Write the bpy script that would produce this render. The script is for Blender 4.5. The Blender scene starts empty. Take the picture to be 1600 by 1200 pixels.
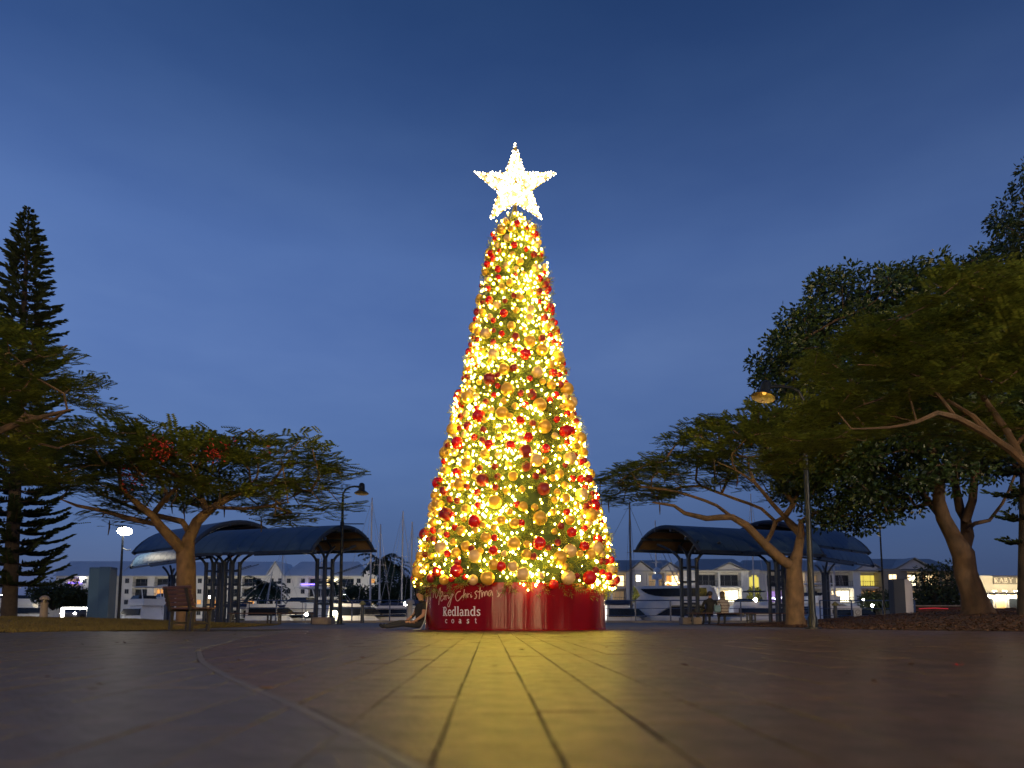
import bpy, bmesh, math, random
import numpy as np
from mathutils import Vector, Matrix, Quaternion, noise as mnoise

random.seed(7)
RNG = np.random.default_rng(11)
PI = math.pi
scene = bpy.context.scene
COL = scene.collection

# ------------------------------------------------------------------ camera
F_PX = 1100.0            # focal length in pixels of a 1600 px wide frame
TANP = 0.10              # slight upward pitch, the rest is lens shift
SHIFT_PX = 256.0
EYE = 0.25
_p = math.atan(TANP)
_F = np.array([0, math.cos(_p), math.sin(_p)])
_U = np.array([0, -math.sin(_p), math.cos(_p)])
cam_d = bpy.data.cameras.new('camera')
cam = bpy.data.objects.new('camera', cam_d)
COL.objects.link(cam)
cam.location = (0, 0, EYE)
cam.rotation_euler = (PI / 2 + _p, 0, 0)
cam_d.sensor_width = 36
cam_d.lens = F_PX / 1600 * 36
cam_d.shift_y = SHIFT_PX / 1600
cam_d.clip_start = 0.05
cam_d.clip_end = 6000
cam_d.dof.use_dof = True
cam_d.dof.focus_distance = 14.6
cam_d.dof.aperture_fstop = 1.5
cam_d.dof.aperture_blades = 9
scene.camera = cam

# ------------------------------------------------------------------ world, sun, exposure
world = bpy.data.worlds.new('World')
scene.world = world
world.use_nodes = True
wn, wl = world.node_tree.nodes, world.node_tree.links
wn.clear()
w_out = wn.new('ShaderNodeOutputWorld')
w_bg = wn.new('ShaderNodeBackground')
w_sky = wn.new('ShaderNodeTexSky')
w_sky.sky_type = 'NISHITA'
w_sky.sun_disc = False
SUN_EL, SUN_AZ = math.radians(1.0), math.radians(150)     # the sun has just gone, behind the camera
w_sky.sun_elevation = SUN_EL
w_sky.sun_rotation = SUN_AZ
w_sky.altitude = 0
w_sky.air_density = 1.0
w_sky.dust_density = 0.3
w_sky.ozone_density = 4.0
# the blue hour: deep blue by height above the horizon, blended with the sky model, plus faint high cloud
w_tc = wn.new('ShaderNodeTexCoord')
w_sep = wn.new('ShaderNodeSeparateXYZ'); wl.new(w_tc.outputs['Generated'], w_sep.inputs['Vector'])
w_rmp = wn.new('ShaderNodeValToRGB'); wl.new(w_sep.outputs['Z'], w_rmp.inputs['Fac'])
_el = w_rmp.color_ramp.elements
_st = [(0.0, (.051, .088, .212)), (.09, (.066, .115, .285)), (.22, (.090, .162, .395)), (.34, (.101, .180, .440)), (.46, (.076, .148, .395)), (.6, (.034, .079, .238)), (.7, (.019, .052, .165)), (1.0, (.009, .027, .090))]
_el[0].position, _el[0].color = _st[0][0], (*_st[0][1], 1)
_el[1].position, _el[1].color = _st[-1][0], (*_st[-1][1], 1)
for _q, _c in _st[1:-1]:
    _e = _el.new(_q); _e.color = (*_c, 1)
w_nish = wn.new('ShaderNodeMix'); w_nish.data_type = 'RGBA'; w_nish.blend_type = 'MULTIPLY'
w_nish.inputs['Factor'].default_value = 1.0
w_nish.inputs[7].default_value = (.35, .35, .35, 1)
wl.new(w_sky.outputs['Color'], w_nish.inputs[6])
w_mul = wn.new('ShaderNodeMix'); w_mul.data_type = 'RGBA'
w_mul.inputs['Factor'].default_value = .12
wl.new(w_rmp.outputs['Color'], w_mul.inputs[6]); wl.new(w_nish.outputs[2], w_mul.inputs[7])
w_map = wn.new('ShaderNodeMapping'); w_map.inputs['Scale'].default_value = (1.2, 1.2, 3.5)
w_map.inputs['Rotation'].default_value = (0.2, 0.35, 0.4)
w_noise = wn.new('ShaderNodeTexNoise'); w_noise.inputs['Scale'].default_value = 2.3
w_noise.inputs['Detail'].default_value = 5; w_noise.inputs['Roughness'].default_value = 0.5
w_ramp = wn.new('ShaderNodeMapRange')
w_ramp.inputs['From Min'].default_value = 0.36; w_ramp.inputs['From Max'].default_value = 0.66
w_ramp.inputs['To Min'].default_value = 0.0; w_ramp.inputs['To Max'].default_value = 0.8
w_cl = wn.new('ShaderNodeMix'); w_cl.data_type = 'RGBA'; w_cl.blend_type = 'MULTIPLY'
w_cl.inputs['Factor'].default_value = 1.0
w_cl.inputs[7].default_value = (1.35, 1.25, 1.12, 1)
w_mix = wn.new('ShaderNodeMix'); w_mix.data_type = 'RGBA'
wl.new(w_tc.outputs['Generated'], w_map.inputs['Vector'])
wl.new(w_map.outputs['Vector'], w_noise.inputs['Vector'])
wl.new(w_noise.outputs['Fac'], w_ramp.inputs['Value'])
wl.new(w_mul.outputs[2], w_cl.inputs[6])
wl.new(w_mul.outputs[2], w_mix.inputs[6]); wl.new(w_cl.outputs[2], w_mix.inputs[7])
wl.new(w_ramp.outputs['Result'], w_mix.inputs['Factor'])
wl.new(w_mix.outputs[2], w_bg.inputs['Color'])
w_bg.inputs['Strength'].default_value = 1.0
# the afterglow lies to the left: the dusk deepens evenly towards the right
w_lr = wn.new('ShaderNodeMapRange'); wl.new(w_sep.outputs['X'], w_lr.inputs['Value'])
w_lr.inputs['From Min'].default_value = -.55; w_lr.inputs['From Max'].default_value = .6
w_lr.inputs['To Min'].default_value = 1.02; w_lr.inputs['To Max'].default_value = .72
wl.new(w_lr.outputs['Result'], w_bg.inputs['Strength'])
wl.new(w_bg.outputs['Background'], w_out.inputs['Surface'])

scene.render.engine = 'CYCLES'
scene.view_settings.view_transform = 'Standard'
scene.view_settings.look = 'None'
scene.view_settings.gamma = 1.0
scene.view_settings.use_curve_mapping = False
scene.view_settings.exposure = 0.0
scene.cycles.use_denoising = True
scene.cycles.max_bounces = 6
scene.cycles.transparent_max_bounces = 8
scene.cycles.sample_clamp_indirect = 6.0
scene.cycles.use_light_tree = True
scene.cycles.caustics_reflective = False
scene.cycles.caustics_refractive = False

# strengths of the real lights of the place
LED = 78.0           # bulbs of the Christmas tree
STAR = 10.0

# ------------------------------------------------------------------ helpers
def P(px, py, Y):
    """world point at depth Y that the photograph shows at pixel (px, py) of 1600x1200"""
    xc = (px - 800) / F_PX
    yc = (600 - py + SHIFT_PX) / F_PX
    d = _F + np.array([xc, 0, 0]) + yc * _U
    t = Y / d[1]
    return np.array([0, 0, EYE]) + t * d

def PV(px, py, Y):
    return Vector(P(px, py, Y))

def px_of(p):
    d = np.asarray(p, float) - np.array([0, 0, EYE])
    f = d @ _F
    return 800 + F_PX * d[0] / f, 600 + SHIFT_PX - F_PX * (d @ _U) / f

class MB:
    """collects geometry, builds ONE mesh object"""
    def __init__(self):
        self.v = []; self.f = []; self.m = []
    def add(self, vs, fs, mi=0):
        n = len(self.v)
        self.v.extend([tuple(map(float, q)) for q in vs])
        self.f.extend([tuple(i + n for i in q) for q in fs])
        self.m.extend([mi] * len(fs))
        return self
    def box(self, c, s, mi=0, rz=0.0, rx=0.0, ry=0.0):
        hx, hy, hz = s[0] / 2, s[1] / 2, s[2] / 2
        R = Matrix.Rotation(rz, 3, 'Z') @ Matrix.Rotation(ry, 3, 'Y') @ Matrix.Rotation(rx, 3, 'X')
        c = Vector(c)
        vs = [c + R @ Vector((x, y, z)) for z in (-hz, hz) for x, y in ((-hx, -hy), (hx, -hy), (hx, hy), (-hx, hy))]
        return self.add(vs, [(3, 2, 1, 0), (4, 5, 6, 7), (0, 1, 5, 4), (1, 2, 6, 5), (2, 3, 7, 6), (3, 0, 4, 7)], mi)
    def cbox(self, c, s, b=0.01, mi=0, rz=0.0, rx=0.0, ry=0.0):
        """box with chamfered edges"""
        hx, hy, hz = s[0] / 2, s[1] / 2, s[2] / 2
        b = min(b, hx * .9, hy * .9, hz * .9)
        R = Matrix.Rotation(rz, 3, 'Z') @ Matrix.Rotation(ry, 3, 'Y') @ Matrix.Rotation(rx, 3, 'X')
        c = Vector(c)
        def ring(z, ix, iy):
            x, y = hx - ix, hy - iy
            k = b * .6
            return [(-x + k, -y, z), (x - k, -y, z), (x, -y + k, z), (x, y - k, z), (x - k, y, z), (-x + k, y, z), (-x, y - k, z), (-x, -y + k, z)]
        rs = ring(-hz, b, b) + ring(-hz + b, 0, 0) + ring(hz - b, 0, 0) + ring(hz, b, b)
        fs = [tuple(range(7, -1, -1)), tuple(range(24, 32))]
        for r in range(3):
            for i in range(8):
                j = (i + 1) % 8
                fs.append((r * 8 + i, r * 8 + j, r * 8 + 8 + j, r * 8 + 8 + i))
        return self.add([c + R @ Vector(q) for q in rs], fs, mi)
    def bar(self, a, b, w, h=None, mi=0, up=(0, 0, 1)):
        """rectangular bar from a to b"""
        a, b = Vector(a), Vector(b); h = h or w
        d = (b - a)
        if d.length < 1e-6: return self
        d.normalize(); up = Vector(up)
        if abs(d.dot(up)) > .98: up = Vector((0, 1, 0))
        s = d.cross(up).normalized(); u = s.cross(d).normalized()
        vs = []
        for p in (a, b):
            for x, y in ((-1, -1), (1, -1), (1, 1), (-1, 1)):
                vs.append(p + s * (x * w / 2) + u * (y * h / 2))
        return self.add(vs, [(0, 1, 2, 3), (7, 6, 5, 4), (0, 4, 5, 1), (1, 5, 6, 2), (2, 6, 7, 3), (3, 7, 4, 0)], mi)
    def tube(self, pts, rad, n=8, mi=0, caps=True, rough=0.0):
        pts = [Vector(p) for p in pts]
        k = len(pts)
        rad = [rad] * k if not hasattr(rad, '__len__') else rad
        t0 = (pts[1] - pts[0]).normalized()
        u = t0.orthogonal().normalized()
        vs, fs = [], []
        prev = t0
        for i in range(k):
            t = (pts[min(i + 1, k - 1)] - pts[max(i - 1, 0)])
            t = t.normalized() if t.length > 1e-9 else prev
            q = prev.rotation_difference(t)
            u = (q @ u); u = (u - t * u.dot(t)).normalized()
            w = t.cross(u)
            prev = t
            for j in range(n):
                a = 2 * PI * j / n
                dv = u * math.cos(a) + w * math.sin(a)
                k_ = rad[i]
                if rough:
                    q_ = pts[i] + dv * .3
                    k_ *= 1 + rough * (mnoise.noise(q_ * 2.3) + .6 * mnoise.noise(q_ * 7.0))
                vs.append(pts[i] + dv * k_)
        for i in range(k - 1):
            for j in range(n):
                jj = (j + 1) % n
                fs.append((i * n + j, i * n + jj, i * n + n + jj, i * n + n + j))
        if caps:
            fs.append(tuple(range(n - 1, -1, -1))); fs.append(tuple((k - 1) * n + j for j in range(n)))
        return self.add(vs, fs, mi)
    def lathe(self, prof, n=24, c=(0, 0, 0), mi=0, axis=None, closed=True):
        """prof: list of (r, z) from bottom to top"""
        c = Vector(c)
        Q = Matrix.Identity(3) if axis is None else Vector((0, 0, 1)).rotation_difference(Vector(axis)).to_matrix()
        vs, fs = [], []
        for r, z in prof:
            for j in range(n):
                a = 2 * PI * j / n
                vs.append(c + Q @ Vector((r * math.cos(a), r * math.sin(a), z)))
        for i in range(len(prof) - 1):
            for j in range(n):
                jj = (j + 1) % n
                fs.append((i * n + j, i * n + jj, i * n + n + jj, i * n + n + j))
        if closed:
            if prof[0][0] > 1e-4: fs.append(tuple(range(n - 1, -1, -1)))
            if prof[-1][0] > 1e-4: fs.append(tuple((len(prof) - 1) * n + j for j in range(n)))
        return self.add(vs, fs, mi)
    def ball(self, c, r, n=12, m=8, mi=0, s=(1, 1, 1)):
        prof = [(max(math.sin(PI * i / m), 1e-3), -math.cos(PI * i / m)) for i in range(m + 1)]
        vs, fs = [], []
        for a, z in prof:
            for j in range(n):
                t = 2 * PI * j / n
                vs.append((c[0] + r * s[0] * a * math.cos(t), c[1] + r * s[1] * a * math.sin(t), c[2] + r * s[2] * z))
        for i in range(m):
            for j in range(n):
                jj = (j + 1) % n
                fs.append((i * n + j, i * n + jj, i * n + n + jj, i * n + n + j))
        return self.add(vs, fs, mi)
    def prism(self, poly, d, mi=0):
        """poly: list of 3D points (planar); d: extrusion vector"""
        n = len(poly); d = Vector(d)
        vs = [Vector(p) for p in poly] + [Vector(p) + d for p in poly]
        fs = [tuple(range(n - 1, -1, -1)), tuple(range(n, 2 * n))]
        for i in range(n):
            j = (i + 1) % n
            fs.append((i, j, n + j, n + i))
        return self.add(vs, fs, mi)
    def mesh(self, name, mats, smooth=False):
        me = bpy.data.meshes.new(name)
        me.from_pydata(self.v, [], self.f)
        for m in (mats if isinstance(mats, (list, tuple)) else [mats]):
            me.materials.append(m)
        if any(self.m): me.polygons.foreach_set('material_index', self.m)
        bm = bmesh.new(); bm.from_mesh(me)
        bmesh.ops.recalc_face_normals(bm, faces=bm.faces)
        bm.to_mesh(me); bm.free()
        if smooth:
            me.polygons.foreach_set('use_smooth', [True] * len(me.polygons))
            me.set_sharp_from_angle(angle=math.radians(38))
        me.update()
        return me
    def build(self, name, mats, parent=None, loc=None, smooth=False):
        return link(name, self.mesh(name, mats, smooth), parent, loc)

def link(name, data, parent=None, loc=None):
    o = bpy.data.objects.new(name, data)
    COL.objects.link(o)
    if parent is not None: o.parent = parent
    if loc is not None: o.location = loc
    return o

def quads_mesh(name, Q, mats, midx=None, tri=False):
    """Q: (N,4,3) array of quads (or (N,3,3) triangles)"""
    Q = np.asarray(Q, np.float32)
    n, k = Q.shape[0], Q.shape[1]
    me = bpy.data.meshes.new(name)
    me.vertices.add(n * k)
    me.vertices.foreach_set('co', Q.reshape(-1))
    me.loops.add(n * k)
    me.loops.foreach_set('vertex_index', np.arange(n * k, dtype=np.int32))
    me.polygons.add(n)
    me.polygons.foreach_set('loop_start', np.arange(0, n * k, k, dtype=np.int32))
    try: me.polygons.foreach_set('loop_total', np.full(n, k, np.int32))
    except Exception: pass
    for m in (mats if isinstance(mats, (list, tuple)) else [mats]): me.materials.append(m)
    if midx is not None: me.polygons.foreach_set('material_index', np.asarray(midx, np.int32))
    me.update(calc_edges=True)
    me.validate()
    return me

def tag(o, label=None, cat=None, group=None, kind=None):
    if label: o['label'] = label
    if cat: o['category'] = cat
    if group: o['group'] = group
    if kind: o['kind'] = kind
    return o

def empty(name, loc, label=None, cat=None, group=None, rz=0.0):
    o = link(name, None, None, loc)
    o.empty_display_size = .2
    o.rotation_euler = (0, 0, rz)
    return tag(o, label, cat, group)

def copy_tree(o, parent=None):
    c = o.copy(); COL.objects.link(c)
    if parent is not None: c.parent = parent
    for ch in list(o.children): copy_tree(ch, c)
    return c

# ------------------------------------------------------------------ materials
def mat(name, c1, c2=None, rough=.6, metal=0.0, scale=6.0, bump=0.0, bscale=None, rand=None, rfac=.35,
        emit=None, estr=0.0, trans=0.0, coat=0.0, detail=6, stretch=(1, 1, 1), spec=.5, coord='Object', rvar=0.0):
    """principled material: colour varies between c1 and c2 with noise; rand='island'/'object' shifts value piece by piece"""
    m = bpy.data.materials.new(name); m.use_nodes = True
    nt = m.node_tree; N, L = nt.nodes, nt.links
    b = N['Principled BSDF']
    b.inputs['Roughness'].default_value = rough
    b.inputs['Metallic'].default_value = metal
    b.inputs['Specular IOR Level'].default_value = spec
    if coat: b.inputs['Coat Weight'].default_value = coat; b.inputs['Coat Roughness'].default_value = .05
    c2 = c2 or tuple(x * .75 for x in c1)
    tc = N.new('ShaderNodeTexCoord'); mp = N.new('ShaderNodeMapping')
    mp.inputs['Scale'].default_value = stretch
    L.new(tc.outputs[coord], mp.inputs['Vector'])
    nz = N.new('ShaderNodeTexNoise'); nz.inputs['Scale'].default_value = scale; nz.inputs['Detail'].default_value = detail
    L.new(mp.outputs['Vector'], nz.inputs['Vector'])
    mr = N.new('ShaderNodeMapRange'); mr.inputs['From Min'].default_value = .3; mr.inputs['From Max'].default_value = .7
    L.new(nz.outputs['Fac'], mr.inputs['Value'])
    mx = N.new('ShaderNodeMix'); mx.data_type = 'RGBA'
    mx.inputs[6].default_value = (*c1, 1); mx.inputs[7].default_value = (*c2, 1)
    L.new(mr.outputs['Result'], mx.inputs['Factor'])
    out = mx.outputs[2]
    if rand:
        if rand == 'island':
            r = N.new('ShaderNodeNewGeometry'); ro = r.outputs['Random Per Island']
        else:
            r = N.new('ShaderNodeObjectInfo'); ro = r.outputs['Random']
        hs = N.new('ShaderNodeHueSaturation')
        m2 = N.new('ShaderNodeMapRange'); m2.inputs['To Min'].default_value = 1 - rfac; m2.inputs['To Max'].default_value = 1 + rfac
        L.new(ro, m2.inputs['Value']); L.new(m2.outputs['Result'], hs.inputs['Value'])
        wn_ = N.new('ShaderNodeTexWhiteNoise'); wn_.noise_dimensions = '1D'
        L.new(ro, wn_.inputs['W'])
        m3 = N.new('ShaderNodeMapRange'); m3.inputs['To Min'].default_value = .5 - .03 * rfac; m3.inputs['To Max'].default_value = .5 + .03 * rfac
        L.new(wn_.outputs['Value'], m3.inputs['Value']); L.new(m3.outputs['Result'], hs.inputs['Hue'])
        L.new(out, hs.inputs['Color']); out = hs.outputs['Color']
    L.new(out, b.inputs['Base Color'])
    if rvar:
        m4 = N.new('ShaderNodeMapRange'); m4.inputs['To Min'].default_value = max(rough - rvar, .02); m4.inputs['To Max'].default_value = rough + rvar
        L.new(nz.outputs['Fac'], m4.inputs['Value']); L.new(m4.outputs['Result'], b.inputs['Roughness'])
    if bump:
        bp = N.new('ShaderNodeBump'); bp.inputs['Strength'].default_value = bump; bp.inputs['Distance'].default_value = .02
        n2 = N.new('ShaderNodeTexNoise'); n2.inputs['Scale'].default_value = bscale or scale * 4; n2.inputs['Detail'].default_value = 8
        L.new(mp.outputs['Vector'], n2.inputs['Vector'])
        L.new(n2.outputs['Fac'], bp.inputs['Height']); L.new(bp.outputs['Normal'], b.inputs['Normal'])
    if emit:
        b.inputs['Emission Color'].default_value = (*emit, 1); b.inputs['Emission Strength'].default_value = estr
    if trans:
        tr = N.new('ShaderNodeBsdfTranslucent'); L.new(out, tr.inputs['Color'])
        ms = N.new('ShaderNodeMixShader'); ms.inputs['Fac'].default_value = trans
        L.new(b.outputs['BSDF'], ms.inputs[1]); L.new(tr.outputs['BSDF'], ms.inputs[2])
        L.new(ms.outputs['Shader'], N['Material Output'].inputs['Surface'])
    return m

def glow(name, c, s):
    m = bpy.data.materials.new(name); m.use_nodes = True
    b = m.node_tree.nodes['Principled BSDF']
    b.inputs['Base Color'].default_value = (*[min(x, .8) for x in c], 1)
    b.inputs['Emission Color'].default_value = (*c, 1)
    b.inputs['Emission Strength'].default_value = s
    b.inputs['Roughness'].default_value = .4
    return m

# ================================================================== SETTING: ground
# ---- the arc between the two kinds of paving
_ay = [-1, 0, 1.38, 1.76, 2.37, 3.09, 4.17, 5.6, 8.9, 12, 15.2]
_ax = [1.1, .5, -.25, -.45, -.81, -1.24, -1.82, -2.47, -3.4, -3.9, -4.1]
def arc_x(y): return float(np.interp(y, _ay, _ax))
SL = -.032                       # joints run slightly left of the view axis
PW, PL = .23, .46                # paver size
M_paver = mat('paver_stone', (.12, .07, .036), (.066, .04, .022), rough=.42, scale=9, bump=.55, bscale=60, rand='object', rfac=.2, rvar=.12, spec=.24)
M_paver_i = mat('paver_stone_far', (.12, .07, .036), (.066, .04, .022), rough=.42, scale=9, bump=.55, bscale=60, rand='island', rfac=.2, rvar=.12, spec=.24)
M_paver_g = mat('paver_grey', (.1, .078, .06), (.068, .054, .043), rough=.5, scale=7, bump=.5, bscale=22, rand='object', rfac=.12, rvar=.1)
M_paver_gi = mat('paver_grey_far', (.1, .078, .06), (.068, .054, .043), rough=.5, scale=7, bump=.5, bscale=22, rand='island', rfac=.12, rvar=.1)
M_joint = mat('joint_sand', (.035, .025, .018), (.024, .018, .013), rough=.95, scale=30, bump=.6)
M_edge = mat('edging_stone', (.13, .11, .1), (.09, .08, .072), rough=.55, scale=8, bump=.4, rand='object', rfac=.12)

plaza = MB().add([(-22, -3, -.0045), (22, -3, -.0045), (22, 16.4, -.0045), (-22, 16.4, -.012)], [(0, 1, 2, 3)]).build('plaza', M_joint)
tag(plaza, kind='structure')

def clip(poly, a, b, c):
    """keep the part of poly with a*x+b*y<=c"""
    out = []
    for i in range(len(poly)):
        p, q = poly[i], poly[(i + 1) % len(poly)]
        fp, fq = a * p[0] + b * p[1] - c, a * q[0] + b * q[1] - c
        if fp <= 0: out.append(p)
        if fp * fq < 0:
            t = fp / (fp - fq)
            out.append((p[0] + t * (q[0] - p[0]), p[1] + t * (q[1] - p[1])))
    return out

def paver_geo(poly, h, bev=.0012, tilt=(0, 0), wob=0.0, rnd=None):
    """chamfered slab from a 2D polygon, about its centroid; top at z=h"""
    cx = sum(p[0] for p in poly) / len(poly); cy = sum(p[1] for p in poly) / len(poly)
    r = rnd or random
    n = len(poly)
    q = [(p[0] - cx + r.uniform(-wob, wob), p[1] - cy + r.uniform(-wob, wob)) for p in poly]
    def inset(k):
        return [(p[0] * (1 - k / max(math.hypot(*p), .02)), p[1] * (1 - k / max(math.hypot(*p), .02))) for p in q]
    top = inset(bev * 1.5)
    vs = [(x, y, h - .03) for x, y in q] + [(x, y, h - bev + tilt[0] * x + tilt[1] * y) for x, y in q] + [(x, y, h + tilt[0] * x + tilt[1] * y) for x, y in top]
    fs = [tuple(range(2 * n, 3 * n))]
    for k in (0, n):
        for i in range(n):
            j = (i + 1) % n
            fs.append((k + i, k + j, k + n + j, k + n + i))
    return (cx, cy), vs, fs

cand = []
rr = random.Random(5)
for k in range(-75, 75):
    off = rr.uniform(0, PL)
    for j in range(0, 40):
        y0 = .6 + off + PL * (j - 1); y1 = y0 + PL
        if y1 > 16.2: break
        yc = (y0 + y1) / 2
        x0 = -.1 + PW * k + SL * yc
        xc = x0 + PW / 2
        if yc > .8 and abs(xc) > .76 * yc + .9: continue
        if yc <= .8 and abs(xc) > 2: continue
        if xc < -4.6 and yc > 13.5: continue
        if xc * xc + (yc - 16) ** 2 < 1.7 ** 2: continue
        g = rr.uniform(.0008, .0046); ge = rr.uniform(.0005, .002)
        s = SL * PL / 2
        poly = [(x0 + g - s, y0 + ge), (x0 + PW - g - s, y0 + ge), (x0 + PW - g + s, y1 - ge), (x0 + g + s, y1 - ge)]
        ax = arc_x(yc); sl = (arc_x(yc + .3) - arc_x(yc - .3)) / .6
        # line x - sl*y = ax - sl*yc, edging strip half width
        nrm = math.hypot(1, sl); hw = .021
        d = ((xc - ax)) / nrm
        if abs(d) < .5:
            for sgn, grey in ((1, True), (-1, False)):
                pl = clip(poly, sgn * 1 / nrm, -sgn * sl / nrm, sgn * (ax - sl * yc) / nrm - hw * 1.0 if sgn > 0 else -(ax - sl * yc) / nrm - hw)
                if len(pl) >= 3:
                    A = abs(sum(pl[i][0] * pl[(i + 1) % len(pl)][1] - pl[(i + 1) % len(pl)][0] * pl[i][1] for i in range(len(pl)))) / 2
                    if A > .004: cand.append((pl, grey, True))
        else:
            cand.append((poly, d < 0, False))
def screen_area(pl):
    pts = [px_of((x, max(y, .45), 0)) for x, y in pl]
    xs = [p[0] for p in pts]; ys = [p[1] for p in pts]
    if max(xs) < 0 or min(xs) > 1600 or min(ys) > 1205: return 0
    return abs(sum(pts[i][0] * pts[(i + 1) % len(pts)][1] - pts[(i + 1) % len(pts)][0] * pts[i][1] for i in range(len(pts)))) / 2
cand.sort(key=lambda c: -min(screen_area(c[0]), 9000))
base_q = [(-PW / 2 + .0035 - SL * PL / 2, -PL / 2 + .0012), (PW / 2 - .0035 - SL * PL / 2, -PL / 2 + .0012), (PW / 2 - .0035 + SL * PL / 2, PL / 2 - .0012), (-PW / 2 + .0035 + SL * PL / 2, PL / 2 - .0012)]
shared = {}
for grey in (False, True):
    for i in range(5):
        _, vs, fs = paver_geo(base_q, 0, tilt=(rr.uniform(-.01, .01), rr.uniform(-.003, .003)), wob=.003, rnd=rr)
        shared[grey, i] = MB().add(vs, fs).mesh('paver', M_paver_g if grey else M_paver)
NP = 288
rest = {False: MB(), True: MB()}
for i, (pl, grey, cut) in enumerate(cand):
    dz = rr.uniform(-.0012, .0012)
    if i < NP and screen_area(pl) > 0:
        cx = sum(p[0] for p in pl) / len(pl); cy = sum(p[1] for p in pl) / len(pl)
        if cut:
            _, vs, fs = paver_geo(pl, 0)
            me = MB().add(vs, fs).mesh('paver', M_paver_g if grey else M_paver)
        else:
            me = shared[grey, rr.randrange(5)]
        o = link('paver', me, plaza, (cx, cy, dz))
        o.rotation_euler = (0, 0, rr.uniform(-.006, .006))
    else:
        (cx, cy), vs, fs = paver_geo(pl, dz, tilt=(rr.uniform(-.01, .01), rr.uniform(-.003, .003)), wob=.002, rnd=rr)
        rest[grey].add([(x + cx, y + cy, z) for x, y, z in vs], fs)
tag(rest[False].build('brown_paving', M_paver_i, plaza), kind='stuff')
tag(rest[True].build('grey_paving', M_paver_gi, plaza), kind='stuff')
# edging stones along the arc
y = .5
ys_ = []
while y < 15:
    step = .5
    ys_.append((y, y + step)); y += step
for a, b in ys_:
    pa, pb = Vector((arc_x(a), a, 0)), Vector((arc_x(b), b, 0))
    t = (pb - pa).normalized(); n = Vector((t.y, -t.x, 0)); t = t * .003
    pl = [(pa + t - n * .018), (pa + t + n * .018), (pb - t + n * .018), (pb - t - n * .018)]
    _, vs, fs = paver_geo([(p.x, p.y) for p in pl], .001)
    c = (pa + pb) / 2
    link('edging_stone', MB().add(vs, fs).mesh('edging_stone', M_edge), plaza, (c.x, c.y, rr.uniform(-.001, .002)))

# ---- promenade, water, far shores
M_prom = mat('promenade_concrete', (.17, .135, .115), (.12, .095, .082), rough=.6, scale=1.3, bump=.3, bscale=20)
prom = MB()
prom.add([(-60, 16.4, -.004), (60, 16.4, -.004), (60, 39.5, -.004), (-60, 39.5, -.004)], [(0, 1, 2, 3)])
prom.add([(-60, 39.5, -.004), (60, 39.5, -.004), (60, 39.5, -3), (-60, 39.5, -3)], [(0, 1, 2, 3)])
prom.add([(-60, -3, -.02), (-22, -3, -.02), (-22, 16.4, -.004), (-60, 16.4, -.004)], [(0, 1, 2, 3)])
prom.add([(22, -3, -.02), (60, -3, -.02), (60, 16.4, -.004), (22, 16.4, -.004)], [(0, 1, 2, 3)])
prom.add([(-60, -40, -.02), (60, -40, -.02), (60, -3, -.02), (-60, -3, -.02)], [(0, 1, 2, 3)])
tag(prom.build('promenade', M_prom), kind='structure')
M_coping = mat('coping', (.3, .28, .27), (.22, .2, .2), rough=.6, scale=3)
tag(MB().cbox((0, 39.45, .06), (110, .5, .13), .02).build('kerb', M_coping), kind='structure')

M_water = mat('harbour_water', (.006, .012, .02), (.004, .009, .016), rough=.06, scale=1, bump=.25, bscale=1.5, stretch=(.5, 1.2, 1))
tag(MB().add([(-500, 39, -1.0), (500, 39, -1.0), (500, 260, -1.0), (-500, 260, -1.0)], [(0, 1, 2, 3)]).build('water', M_water), kind='structure')
M_land = mat('far_ground', (.06, .06, .045), (.04, .045, .03), rough=.9, scale=.4)
def slab(name, pts, z, dz=2.0):
    n = len(pts)
    vs = [(x, y, z) for x, y in pts] + [(x, y, z - dz) for x, y in pts]
    fs = [tuple(range(n))] + [(i, i + n, (i + 1) % n + n, (i + 1) % n) for i in range(n)]
    return tag(MB().add(vs, fs).build(name, M_land), kind='structure')
slab('far_shore', [(8, 122), (110, 122), (300, 122), (3000, 122), (3000, 4500), (-3000, 4500), (-3000, 172), (8, 172)], .15)
slab('west_bank', [(-400, 39.6), (-24, 39.6), (-30, 62), (-60, 110), (-95, 171), (-400, 171)], .02)
slab('east_bank', [(36, 39.6), (400, 39.6), (400, 121), (90, 121), (52, 92)], .02)
# low dark hills on the left horizon
M_hill = mat('hill_wood', (.03, .045, .03), (.02, .03, .02), rough=1, scale=.05)
hv, hf = [], []
hx = np.linspace(-520, -150, 60)
for i, x in enumerate(hx):
    h = 8 + 5 * math.sin(i * .31) + 3 * math.sin(i * .9 + 1) + random.uniform(-.8, .8)
    hv += [(x, 420, 0), (x, 450, max(h, 2) * min(1, (59 - i) / 12 + .15)), (x, 520, 0)]
for i in range(59):
    a = i * 3
    hf += [(a, a + 3, a + 4, a + 1), (a + 1, a + 4, a + 5, a + 2)]
tag(MB().add(hv, hf).build('hills', M_hill, smooth=True), kind='structure')

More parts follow.
